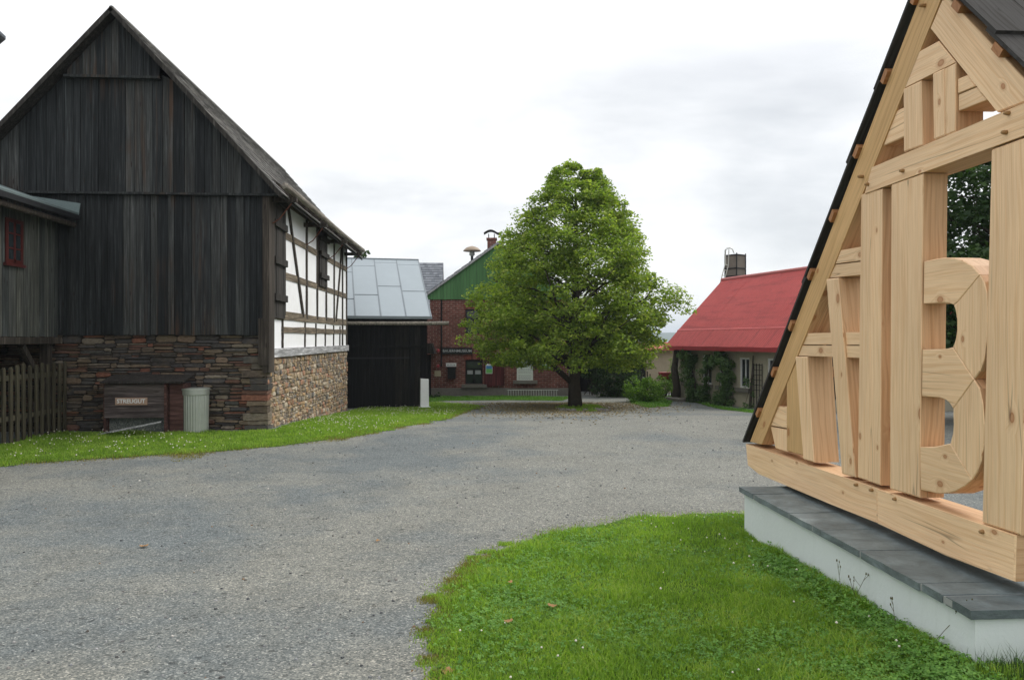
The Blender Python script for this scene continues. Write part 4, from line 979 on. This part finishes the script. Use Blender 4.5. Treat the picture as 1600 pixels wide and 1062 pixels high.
for (u0,q0),(u1,q1) in ((L[0],L[1]),(L[1],L[2])):
    n=10
    for i in range(n):
        v0=.22-9.9*i/n; v1=.22-9.9*(i+1)/n; e=.006*(i%2)
        mb.add([(u0,v0,q0+e),(u1,v0,q1+e),(u1,v1+.0,q1+e),(u0,v1,q0+e)],[(3,2,1,0)])
        # fine standing ribs
        for k in range(9):
            vv=v0+(v1-v0)*(k+.5)/9; d=Vector((u1-u0,0,q1-q0)).normalized(); 
            mb.beam((u0,vv,q0+e),(u1,vv,q1+e),.022,.016)
mb.prism([(.14,.22,zK+.012),(.14,-9.7,zK+.012),(.16,-9.7,zK+.05),(.16,.22,zK+.05)],(.05,0,.03))
mb.prism([(2.14,.22,zR-.02),(4.6,.22,zE),(4.6,-9.7,zE),(2.14,-9.7,zR-.02)],(0,0,-.06))
mb.prism([(-.38,.21,zE-.02),(.14,.21,zK-.03),(2.14,.21,zR-.03),(2.14,.21,zR-.1),(-.38,.21,zE-.09)],(0,-9.9,0))
rf=mb.build('roof',M['redroof'],rh)
mb=MB(tf); mb.tube([(2.14,.25,zR+.0),(2.14,-9.7,zR+.0)],.07,8); mb.build('ridge_cap',plain('pale_red_ridge',(.42,.13,.12),.6,.2,6),rh)
mb=MB(tf); mb.box(-.42,-.37,-9.7,.23,zE-.14,zE-.0); mb.box(-.37,-.02,-9.6,.1,zE-.06,zE-.04); mb.build('eave_board',M['redtrim'],rh)
tr=thing('trellis','thin dark wire trellis on the cream wall right of the vines','trellis',tf((-.08,V_(1186),-.6)))
mb=MB(tf); va,vb=V_(1193),V_(1180)
for i in range(4): mb.box(-.06,-.045,va+(vb-va)*i/3-.01,va+(vb-va)*i/3+.01,-.55,.85)
for i in range(6): mb.box(-.062,-.047,va,vb,.0+.16*i,.015+.16*i)
mb.build('grid',M['dmetal'],tr)
mb=MB(tf); v=V_(1064); mb.tube([(-.22,v,-.75),(-.2,v-.05,-.2),(-.26,v+.03,.5),(-.18,v-.02,1.3)],[.2,.15,.13,.1],8); tag(mb.build('dead_trunk',M['bark'],None,True),'thick bare old vine trunk at the left corner of the cream house','trunk')
mb=MB(tf); mb.box(-.65,-.12,V_(1085),V_(1062),-.66,-.56); tag(mb.build('stone_bench',M['sill'],None),'low dark stone slab at the foot of the cream house corner','bench')
def vine(label,rows,seed,per=55):
    """rows: (px, py, half width px, half height px, clumps)"""
    rs=np.random.RandomState(seed); cs=[]; rr=[]
    for px,py,w,h,n in rows:
        for k in range(n):
            x=px+rs.uniform(-w,w)*.6; y=py+rs.uniform(-h,h); v=V_(x); p=tf((-rs.uniform(.08,.42),v,Zv(y,v))); cs.append(tuple(p)); rr.append(rs.uniform(.09,.17))
    b=tf((-.2,V_(rows[-1][0]),-.68)); root=thing('climbing_vine',label,'vine',b,'vines climbing the cream house wall')
    P=clumps(np.array(cs),rr,per,rs,.9); V,T=leaves(P,.062,rs,.2,.8)
    st=MB(); st.tube([b,tf((-.12,V_(rows[-1][0]-1),0)),tf((-.12,V_(rows[0][0]),1.1))],[.05,.04,.02],6)
    for c in cs[::6]: st.tube([tf((-.1,V_(rows[0][0]),.5)),c],[.012,.004],4)
    st.build('stem',M['bark'],root); np_mesh('foliage',V,T,M['vine'],root)
vine('leafy vine nearest the left corner of the cream house, reaching the eave',[(1082,556,14,12,34),(1084,580,10,14,24),(1088,600,8,14,16),(1092,620,8,12,16)],1)
vine('narrow vine between the second and third windows, bushy at its foot',[(1114,570,7,14,12),(1112,592,5,14,9),(1108,618,11,16,26)],2)
vine('large dark vine left of the white framed open window',[(1132,556,13,12,32),(1143,575,12,16,34),(1145,600,9,16,24),(1140,624,15,15,36)],3,65)
vine('thin sparse creeper under the wire trellis',[(1182,600,4,16,5),(1180,636,9,6,6)],4,30)
# ---------- concrete tower and ladder ----------
tf=frame(1151,33.5,37); tw=thing('concrete_tower','square stained concrete flue tower with ladder behind the red roof','tower',tf((.3,.3,-.8)))
zt=CAMZ+134*33.5/F; mb=MB(tf); mb.box(0,.59,0,.59,-1,zt); mb.build('shaft',M['concrete'],tw)
mb=MB(tf)
for z in (zt-.04,zt-.62,zt-.95): 
    mb.box(-.03,.62,-.03,-.001,z,z+.05); mb.box(-.03,-.001,0,.62,z,z+.05)
for (u,v) in ((-.03,-.03),(.585,-.03),(-.03,.585)): mb.box(u,u+.035,v,v+.035,zt-1.6,zt+.06)
mb.build('iron_bands',M['dmetal'],tw)
ld=thing('ladder','thin iron ladder with hoops leaning on the concrete tower','ladder',W(1125,455,33.2))
Wp=lambda px,py:W(px,py,33.2)
mb=MB(); mb.tube([Wp(1108,505),Wp(1122,455),Wp(1133,413),Wp(1134,390)],.02,5); mb.tube([Wp(1114,505),Wp(1128,452),Wp(1138,415),Wp(1139,390)],.02,5)
mb.build('rail',M['metal'],ld); mb=MB()
for i in range(12):
    f=i/11; mb.tube([Wp(1108+25*f,505-92*f),Wp(1114+24*f,505-90*f)],.014,4)
mb.build('rungs',M['metal'],ld); mb=MB()
a=[Wp(1133,412),Wp(1132.5,391),Wp(1135,388),Wp(1140,387),Wp(1144,389),Wp(1146,395)]; mb.tube(a,.014,5); mb.tube([p+Vector((.12,.25,0)) for p in a],.014,5); mb.build('hoop',M['metal'],ld)
# ---------- yard buildings behind the bush ----------
tf=frame(1060,35.5,0); u=lambda px:(px-1060)*35.5/F; z=lambda py:CAMZ-(py-531)*35.5/F
ob=thing('cream_outbuilding','pale cream outbuilding with dark open doorway behind the bush','outbuilding',tf((-1.5,2,-.8)))
mb=MB(tf); holes_wall(mb,u(940),u(1064),-1.3,z(547),[(u(960),u(1010),-1.3,z(560))],.3); mb.box(u(1062),u(1064),0.01,4,-1.3,z(547)); mb.build('wall',M['cream2'],ob)
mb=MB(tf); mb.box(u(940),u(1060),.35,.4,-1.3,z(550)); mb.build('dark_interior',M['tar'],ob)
mb=MB(tf); mb.prism([(u(936),-.3,z(547)),(u(1060),-.3,z(547)),(u(1060),2.4,z(537)),(u(936),2.4,z(537))],(0,0,.06)); mb.build('roof',M['redroof'],ob)
tf=frame(985,33,0); u=lambda px:(px-985)*33/F; z=lambda py:CAMZ-(py-531)*33/F
fe=thing('low_fence','short brown wooden fence before the dark doorway','fence',tf((.3,0,-.8)))
mb=MB(tf)
for px in range(975,1018,4): mb.box(u(px),u(px+1.6),0,.03,z(612),z(584 if px%3 else 580))
mb.build('picket',M['fence'],fe); mb=MB(tf); mb.box(u(973),u(1018),.03,.06,z(592),z(589.5)); mb.box(u(973),u(1018),.03,.06,z(607),z(604.5)); mb.build('rail',M['fence'],fe)
tf=frame(1040,31.5,0); rb=thing('red_barrow','small red garden barrow standing behind the bush','wheelbarrow',tf((0,0,-.75)))
mb=MB(tf); mb.prism([(-.2,-.2,.0),(.18,-.2,.0),(.28,-.3,.3),(-.26,-.3,.3)],(0,.5,0)); mb.build('tray',M['redtrim'],rb)
mb=MB(tf); mb.tube([(-.16,0,-.72),(-.14,0,0)],.02,5); mb.tube([(.14,0,-.72),(.14,0,0)],.02,5); mb.tube([(-.1,-.1,.02),(.55,-.1,.12)],.02,5); mb.build('frame',M['dmetal'],rb)
tf=frame(905,37,0); u=lambda px:(px-905)*37/F; z=lambda py:CAMZ-(py-531)*37/F
dk=thing('dark_barn','black board barn in deep shade behind the tree trunk','barn',tf((1,1,-.9)))
mb=MB(tf); plank_wall(mb,u(885),u(988),(.14,.2),z(613),lambda q:z(540),lambda q,w,d:Vector((q,-d,w))); mb.build('wall',M['black'],dk)
mb=MB(tf); mb.box(u(885),u(988),.02,3,-1.2,z(541)); mb.build('side_wall',M['black'],dk)
mb=MB(tf); mb.prism([(u(880),-.5,z(541)),(u(992),-.5,z(541)),(u(992),2.5,z(505)),(u(880),2.5,z(505))],(0,0,.08)); mb.build('roof',M['shutter'],dk)
mb=MB(tf); mb.box(u(908),u(945),-.12,-.02,z(616.5),z(614.5)); mb.build('threshold',M['greyplank'],dk)
# ---------- trees ----------
p=G(899,637)
def lp(t):
    return float(np.interp(t,[0,.08,.207,.36,.52,.68,.84,.95,1],[2.5,3.15,3.35,3.1,2.6,2.0,1.4,.85,.35]))
thin=lambda a,t,r: (0.8 if .4<t<.9 and r<.62 else 0.0)
tree('lime_tree','big leafy lime tree with broad pointed crown standing in the yard','tree',p,7.95,lp,M['lime'],21,nclump=900,per=118,leaf=.095,trunk_r=.19,fork=.18,crad=(.22,.55),thin=thin,core=.3,up=.9,boughs=((3.3,.75,2.6,.1),(2.2,1.2,3,.08),(.2,1.3,2.8,.09),(5.1,1.2,2.4,.07),(1.2,1.8,3,.07),(4.2,2.0,2.6,.07)),rfun=lambda a,t: 1+(.08 if t<.4 else 0)*max(0,-(math.cos(a)*CY-math.sin(a)*SY))-.07*max(0,math.cos(a)*CY-math.sin(a)*SY)*(1 if t>.25 else 1.9))
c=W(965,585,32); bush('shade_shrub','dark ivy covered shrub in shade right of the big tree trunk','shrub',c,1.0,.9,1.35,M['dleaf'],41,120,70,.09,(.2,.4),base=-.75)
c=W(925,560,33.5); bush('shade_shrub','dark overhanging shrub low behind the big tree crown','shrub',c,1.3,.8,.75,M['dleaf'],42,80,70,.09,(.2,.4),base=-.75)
c=W(1008,612,28.6); bush('round_bush','rounded yellow green bush at the edge of the yard','bush',c,.78,.6,.52,M['bleaf'],43,100,80,.055,(.12,.22),base=-.68)
c=W(1036,600,31); bush('flowering_bush','small loose bush right behind the rounded bush','bush',c,.42,.4,.35,M['bleaf'],44,30,60,.055,(.1,.2),base=-.72)
c=W(1050,575,31.2); bush('hanging_creeper','thin yellowish creeper hanging by the cream house corner','creeper',c,.12,.2,.65,M['bleaf'],45,16,28,.05,(.08,.14),base=-.75)
c=W(682,622,31.5); bush('wall_weeds','low ragged weeds at the museum corner beside the white post','weeds',c,.25,.25,.35,M['dleaf'],46,16,50,.06,(.08,.16),base=-.75)
tp=lambda t: float(np.interp(t,[0,.1,.4,.7,.9,1],[1.6,2.2,2.5,2.1,1.3,.3]))
q=W(1588,640,15.5); q.z=float(hy(q.y)); tree('maple_tree','dark green tree seen through the upper opening of the timber sculpture','tree',q,5.9,tp,M['dleaf'],51,420,85,.12,.14,.12,crad=(.25,.5))
q=W(1720,640,17); q.z=float(hy(q.y)); tree('maple_tree','second dark tree right of the one seen through the timber sculpture','tree',q,7.2,tp,M['dleaf'],52,360,75,.12,.14,.12,crad=(.25,.5))
q=W(567,600,42); q.z=-1; tree('far_tree','tree top just peeping over the zinc roof ridge','tree',q,CAMZ+(531-399)*42/F+1.25,lambda t:1.1*(1-t)**.5+.15,M['dleaf'],53,120,50,.12,.12,.3,crad=(.2,.4))
HAZE=.0004
# far hills
xs=np.linspace(-1800,2600,90); ys=np.linspace(1250,2100,14); X,Y=np.meshgrid(xs,ys)
Zh=-60+(76+5*np.sin(X*.004+1)+3*np.sin(X*.013)+2*np.sin(X*.03))*np.sin(np.clip((Y-1250)/500,0,1)*math.pi/2)+rs.normal(size=X.shape)*.8
Vv=np.stack([X.ravel(),Y.ravel(),Zh.ravel()],1); i,j=np.meshgrid(np.arange(89),np.arange(13)); a=(j*90+i).ravel()
tag(np_mesh('hills',Vv,np.concatenate([np.stack([a,a+1,a+91],1),np.stack([a,a+91,a+90],1)]),M['hill'],None,True),kind='structure')
# ---------- plinth ----------
XC=2.34; cy0=onX(1520,952,XC).y; cy1=onX(1155,762,XC).y; CT=.35; XB=3.28
plq=thing('plinth','long low pale plinth wall with dark slate coping under the timber sculpture','wall',(2.8,5,0))
mb=MB(); mb.box(XC+.035,XB-.03,cy0+.035,cy1-.03,-.4,CT-.04); mb.build('wall',M['plinth'],plq)
ys=[cy1]+[onX(px,800,XC).y for px in (1177,1232,1282,1343,1438,1474)]+[cy0]
mb=MB()
for a,b in zip(ys[1:],ys[:-1]):
    if b-a<.05: continue
    j=lambda s_:rnd.uniform(-s_,s_)
    n=max(2,int((b-a)/.12)); fr=[(XC+j(.006),a+.009+(b-a-.018)*i/n) for i in range(n+1)]
    t=CT+rnd.uniform(.0,.005); c=[(x,y,t) for x,y in fr]+[(XB,b-.009,t),(XB,a+.009,t)]
    mb.prism(c[::-1],(0,0,-.042))
mb.build('coping',M['coping'],plq)
mb=MB(); mb.box(XC+.005,XB-.02,cy0+.01,cy1-.01,CT-.037,CT-.003); mb.build('joint_mortar',M['pale'],plq)
# ---------- timber sculpture ----------
xs_=2.68; S=lambda px,py: onX(px,py,xs_)
sc=thing('timber_sculpture','fresh pale timber gable sculpture with carved letter B on the slate coped plinth','sculpture',(2.78,5.4,CT))
def tm(name,P,t=.18,m='spruce',off=0,g=None,bev=.006,back=0):
    q=[S(*p) for p in P]; 
    if g is None:
        L=[(q[(i+1)%len(q)]-q[i]) for i in range(len(q))]; g=max(L,key=lambda v:v.length)
    q=[p+Vector((off,0,0)) for p in q]
    c=sum(q,Vector())/len(q)
    # small chamfer on the front edges
    front=[p+(c-p).normalized()*bev*1.4 for p in q]; n=len(q)
    rim=[p+Vector((bev,0,0)) for p in q]; bk=[p+Vector((t,0,0)) for p in q]
    vs=front+rim+bk; fs=[tuple(range(n-1,-1,-1)),tuple(range(2*n,3*n))]
    for r in (0,1): fs+=[(r*n+i,r*n+(i+1)%n,(r+1)*n+(i+1)%n,(r+1)*n+i) for i in range(n)]
    mb=MB(); mb.add(vs,fs,g); o=mb.build(name,M[m],sc)
    o.data.materials.append(M['spruce_shade'])  # side faces get a darker orange with their shade painted in
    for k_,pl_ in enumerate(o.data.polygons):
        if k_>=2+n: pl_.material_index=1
    bpy_fix(o); return o
def bpy_fix(o):
    import bmesh
    bm=bmesh.new(); bm.from_mesh(o.data); bmesh.ops.recalc_face_normals(bm,faces=bm.faces[:]); bm.to_mesh(o.data); bm.free()
VZ=(0,0,1); HY=(0,1,0)
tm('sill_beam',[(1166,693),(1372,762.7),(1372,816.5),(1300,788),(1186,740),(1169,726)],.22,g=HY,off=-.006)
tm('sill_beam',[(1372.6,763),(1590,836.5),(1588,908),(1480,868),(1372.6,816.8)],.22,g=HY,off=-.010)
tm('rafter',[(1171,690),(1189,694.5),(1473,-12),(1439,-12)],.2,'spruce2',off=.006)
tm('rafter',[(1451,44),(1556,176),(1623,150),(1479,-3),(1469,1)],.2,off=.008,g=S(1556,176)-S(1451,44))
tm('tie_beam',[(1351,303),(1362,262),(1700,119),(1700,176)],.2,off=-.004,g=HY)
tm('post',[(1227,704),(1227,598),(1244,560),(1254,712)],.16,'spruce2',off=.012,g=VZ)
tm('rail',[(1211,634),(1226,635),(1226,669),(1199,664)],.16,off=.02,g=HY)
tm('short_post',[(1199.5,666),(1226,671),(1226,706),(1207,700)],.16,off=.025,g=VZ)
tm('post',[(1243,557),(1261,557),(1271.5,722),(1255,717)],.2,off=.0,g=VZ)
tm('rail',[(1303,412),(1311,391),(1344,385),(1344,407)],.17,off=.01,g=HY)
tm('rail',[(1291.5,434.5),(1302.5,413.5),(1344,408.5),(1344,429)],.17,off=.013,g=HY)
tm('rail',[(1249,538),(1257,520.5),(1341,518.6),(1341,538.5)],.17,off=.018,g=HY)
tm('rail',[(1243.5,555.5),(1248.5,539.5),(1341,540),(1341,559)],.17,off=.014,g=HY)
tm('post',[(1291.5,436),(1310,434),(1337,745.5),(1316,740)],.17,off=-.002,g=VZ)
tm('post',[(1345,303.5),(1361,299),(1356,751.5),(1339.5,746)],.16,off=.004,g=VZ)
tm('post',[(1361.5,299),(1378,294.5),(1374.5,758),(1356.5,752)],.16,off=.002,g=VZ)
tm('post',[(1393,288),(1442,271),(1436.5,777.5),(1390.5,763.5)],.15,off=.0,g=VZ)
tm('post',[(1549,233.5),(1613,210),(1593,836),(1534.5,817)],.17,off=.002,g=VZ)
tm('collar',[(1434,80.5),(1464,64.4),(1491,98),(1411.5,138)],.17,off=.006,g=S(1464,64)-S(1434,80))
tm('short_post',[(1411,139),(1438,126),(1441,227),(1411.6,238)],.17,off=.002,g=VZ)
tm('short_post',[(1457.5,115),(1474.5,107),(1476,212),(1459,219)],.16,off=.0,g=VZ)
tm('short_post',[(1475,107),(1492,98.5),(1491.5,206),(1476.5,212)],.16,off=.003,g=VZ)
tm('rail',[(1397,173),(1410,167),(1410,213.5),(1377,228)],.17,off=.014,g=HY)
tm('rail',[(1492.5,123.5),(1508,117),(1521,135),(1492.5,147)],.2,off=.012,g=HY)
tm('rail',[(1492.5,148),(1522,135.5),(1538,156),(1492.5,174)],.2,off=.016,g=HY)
B=lambda L:[(1380+x/1.896,240+y/1.896) for x,y in L]
diag=S(1520,430)-S(1500,470)
bq=[('upper_arm',[(120,320),(150,313),(180,308),(210,309),(235,316),(262,332),(285,358),(218,440),(208,448),(196,443),(180,442),(118,445)],HY),
('upper_bow',[(285.6,358.5),(298,380),(306,410),(309,450),(308,500),(304,560),(297,610),(285,645),(268,667),(206,573),(213,553),(217,525),(217,490),(213,462),(208.5,448.5),(218.5,440.5)],VZ),
('middle_bow',[(115,580),(170,579),(190,577),(205,573),(267.5,668),(206,754),(199,742),(185,729),(165,722),(113,718)],HY),
('lower_bow',[(268,668.6),(284,695),(294,740),(299,800),(297,860),(289,910),(277,942),(262,965),(198,858),(205,830),(207,800),(206,775),(206.5,754.5)],VZ),
('lower_arm',[(108,868),(145,868),(165,865),(182,861),(197.5,858),(261.5,965.5),(240,984),(215,998),(190,1006),(160,1006),(110,995)],HY)]
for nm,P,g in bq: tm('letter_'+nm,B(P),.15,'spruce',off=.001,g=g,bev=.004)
# pegs
for px,py in ((1444,9),(1347,276),(1358,288),(1413,267),(1574,207),(1578,177),(1341,757),(1365,765),(1402,779),(1539,830)):
    q=S(px,py); mb=MB(); mb.tube([q+Vector((.02,0,0)),q+Vector((-.018,0,0)),q+Vector((-.03,0,0))],[.012,.0115,.008],8); mb.build('peg',M['peg'],sc,True)
# roof battens and boards
def roof_line(a,b,cents,t_end,segs,sgn):
    a,b=S(*a),S(*b); d=(b-a).normalized(); n=Vector((0,d.z,-d.y))
    if n.z<0: n=-n
    for (px,py) in cents:
        t=(S(px,py)-a).dot(d); c=a+d*t+n*.022
        mb=MB(); mb.beam(c+Vector((-.02,0,0)),c+Vector((.62,0,0)),.085,.042,n); mb.build('batten',M['batten'],sc)
    for i,(t0,t1) in enumerate(segs):
        for k in range(5):
            x0=-.022+k*.142; l=.042; e=rnd.uniform(0,.006)
            p0=a+d*t0+n*(l+.024+e); p1=a+d*t1+n*(l+.002+e)
            mb=MB(); q=[p0+Vector((x0,0,0)),p1+Vector((x0,0,0)),p1+Vector((x0+.139,0,0)),p0+Vector((x0+.139,0,0))]
            mb.prism(q,n*.02,d); mb.build('roof_board',M['roofb'],sc)
M['roofb']=spruce('weathered_roof_boards',(.075,.075,.077),(.042,.04,.038),(.03,.03,.03),.95,.08)
a0,b0=S(1171,690),S(1434,1); dd=(b0-a0).normalized(); tt=lambda px,py:(S(px,py)-a0).dot(dd)
T=[-.09,tt(1262,452),tt(1334,265),tt(1378,149),(S(1455,-50)-a0).dot(dd)]
apx=S(1456,-50)
roof_line((1171,690),(1434,1),[(1184,638),(1208,575),(1235,502),(1266,424),(1301,334),(1339,234),(1385,119),(1432,-6)],None,[(T[i],T[i+1]+.07) for i in range(3)]+[(T[3],T[4]+.02)],1)
a1=S(1481,0); b1=S(1600,127); d1=(b1-a1).normalized(); 
e=1.35
roof_line((1481,0),(1600,127),[(1496,16),(1560,84),(1615,142)],None,[(.54,-.35),(1.3,.46)],-1)
# ---------- weeds by the plinth ----------
wm=MB()
def weed(px,py,top,lean,seed):
    g=S(px,py) if False else onX(px,py,XC-.03); g.z=float(hy(g.y)); r=random.Random(seed); h=top
    mb=MB(); p=[g+Vector((-.02*i*lean,lean*.02*i+ .006*math.sin(i),h*i/5)) for i in range(6)]; mb.tube(p,[.0014]*5+[.0008],4)
    for k in range(2):
        o=p[3+k]; e=o+Vector((r.uniform(-.03,.03),r.uniform(-.05,.05),h*.2)); mb.tube([o,e],.0012,4); mb.tube([e,e+Vector((0,0,.012))],[.004,.002],5)
    mb.tube([p[-1],p[-1]+Vector((0,0,.014))],[.005,.0025],6)
    return mb
for i,(px,py,h,l,lab) in enumerate(((1318,930,.22,.3,'tall thin weed stalk farthest along the plinth'),(1333,935,.19,-.5,'thin weed stalk with bud just right of the farthest stalk'),(1345,940,.17,.5,'third thin weed stalk in the group of three by the plinth'),(1402,975,.16,.2,'single short seed stalk midway along the plinth'),(1452,1015,.28,-1.3,'leaning branched weed with orange bud near the plinth corner'))):
    o=weed(px,py,h,l,i).build('weed_stalk',M['stalk'],None); tag(o,lab,'weed','weed stalks along the plinth')
gp_=[(XC-.10,cy0-.25),(XC-.10,6.9),(XC+.03,6.9),(XC+.03,cy0-.0),(XC+.7,cy0-.0),(XC+.7,cy0-.25)]
blades(gp_,9000,(.06,.18),.0048,61,M['blade'],'plinth_grass','longer grass tufts along the foot of the pale plinth',near=None,bend=.4)
rp2=[(XC-.12,cy0-.4),(XC+.9,cy0-.4),(XC+.9,cy0+.02),(XC-.12,cy0+.02)]
blades(rp2,1000,(.16,.34),.0032,62,M['dleaf'],'tall_grass','tall dark grass stems at the near corner of the plinth',near=None,bend=.25)
# ---------- sky, sun, camera ----------
w=bpy.data.worlds.new('World'); scene.world=w; w.use_nodes=True; nt=w.node_tree; nt.nodes.clear(); N=nt.nodes.new; Lk=nt.links.new
SE,SR=48,62      # sun elevation, azimuth clockwise from +Y
sky=N('ShaderNodeTexSky'); sky.sky_type='NISHITA'; sky.sun_disc=False; sky.sun_elevation=R(SE); sky.sun_rotation=R(SR)
b1_=N('ShaderNodeBackground'); Lk(sky.outputs[0],b1_.inputs[0]); b1_.inputs[1].default_value=.10
tc=N('ShaderNodeTexCoord'); mp=N('ShaderNodeMapping'); Lk(tc.outputs['Generated'],mp.inputs[0]); mp.inputs['Scale'].default_value=(1,1,3.2); mp.inputs['Location'].default_value=(.35,.1,.25)
nz=N('ShaderNodeTexNoise'); Lk(mp.outputs[0],nz.inputs[0]); nz.inputs['Scale'].default_value=2.1; nz.inputs['Detail'].default_value=7; nz.inputs['Roughness'].default_value=.56; nz.inputs['Distortion'].default_value=.25
rp=N('ShaderNodeValToRGB'); 
acc=nz.outputs['Fac']
for (px_,py_,lo,am) in ((1100,235,.975,.13),(1290,240,.985,.10),(640,310,.98,.07),(800,60,.9,-.10),(300,100,.9,-.10)):
    dv=(W(px_,py_,1.0)-Vector((0,0,CAMZ))).normalized()
    vm=N('ShaderNodeVectorMath'); vm.operation='DOT_PRODUCT'; Lk(tc.outputs['Generated'],vm.inputs[0]); vm.inputs[1].default_value=dv
    m2=N('ShaderNodeMapRange'); m2.interpolation_type='SMOOTHSTEP'; Lk(vm.outputs['Value'],m2.inputs[0]); m2.inputs[1].default_value=lo; m2.inputs[2].default_value=1.0; m2.inputs[3].default_value=0; m2.inputs[4].default_value=am
    ad=N('ShaderNodeMath'); ad.operation='ADD'; Lk(acc,ad.inputs[0]); Lk(m2.outputs[0],ad.inputs[1]); acc=ad.outputs[0]
Lk(acc,rp.inputs[0]); cr=rp.color_ramp
cr.elements[0].position=.43; cr.elements[0].color=(.97,.97,.97,1); cr.elements[1].position=.80; cr.elements[1].color=(.50,.52,.55,1)
m1=cr.elements.new(.60); m1.color=(.74,.755,.77,1)
# high sky is plain bright cloud
sp=N('ShaderNodeSeparateXYZ'); Lk(tc.outputs['Generated'],sp.inputs[0])
mr=N('ShaderNodeMapRange'); Lk(sp.outputs[2],mr.inputs[0]); mr.inputs[1].default_value=.27; mr.inputs[2].default_value=.42
mx=N('ShaderNodeMix'); mx.data_type='RGBA'; Lk(mr.outputs[0],mx.inputs[0]); Lk(rp.outputs[0],mx.inputs[6]); mx.inputs[7].default_value=(1.12,1.12,1.13,1)
b2_=N('ShaderNodeBackground'); Lk(mx.outputs[2],b2_.inputs[0]); b2_.inputs[1].default_value=1.0
ms=N('ShaderNodeMixShader'); ms.inputs[0].default_value=.9; Lk(b1_.outputs[0],ms.inputs[1]); Lk(b2_.outputs[0],ms.inputs[2])
ow=N('ShaderNodeOutputWorld'); Lk(ms.outputs[0],ow.inputs[0])
sd=bpy.data.lights.new('sun','SUN'); sd.energy=2.0; sd.angle=R(24); sd.color=(1,.96,.9)
so=bpy.data.objects.new('sun',sd); COL.objects.link(so)
dirv=Vector((math.sin(R(SR))*math.cos(R(SE)),math.cos(R(SR))*math.cos(R(SE)),math.sin(R(SE))))
so.rotation_euler=dirv.to_track_quat('Z','Y').to_euler(); so.location=(10,10,30)
cd=bpy.data.cameras.new('camera'); cam=bpy.data.objects.new('camera',cd); COL.objects.link(cam); scene.camera=cam
cd.sensor_width=36; cd.lens=36*F/1600; cd.clip_start=.05; cd.clip_end=6000
cam.location=(0,0,CAMZ); cam.rotation_euler=(R(90),0,-YAW)
vs_=scene.view_settings; vs_.view_transform='Standard'; vs_.look='None'; vs_.exposure=.28; vs_.gamma=1
hb=MB(); hb.box(-3600,3600,-400,4100,-75,60)
hm=bpy.data.materials.new('haze_air'); hm.use_nodes=True; hn=hm.node_tree; hn.nodes.remove(hn.nodes['Principled BSDF'])
pv=hn.nodes.new('ShaderNodeVolumePrincipled'); pv.inputs['Color'].default_value=(.80,.90,1,1); pv.inputs['Density'].default_value=HAZE; pv.inputs['Anisotropy'].default_value=.1
hn.links.new(pv.outputs[0],[x for x in hn.nodes if x.type=='OUTPUT_MATERIAL'][0].inputs['Volume'])
tag(hb.build('haze',hm,None),'thin pale air haze over the whole valley','haze',kind='stuff')
for o in scene.objects:
    if '_b' in o: del o['_b']
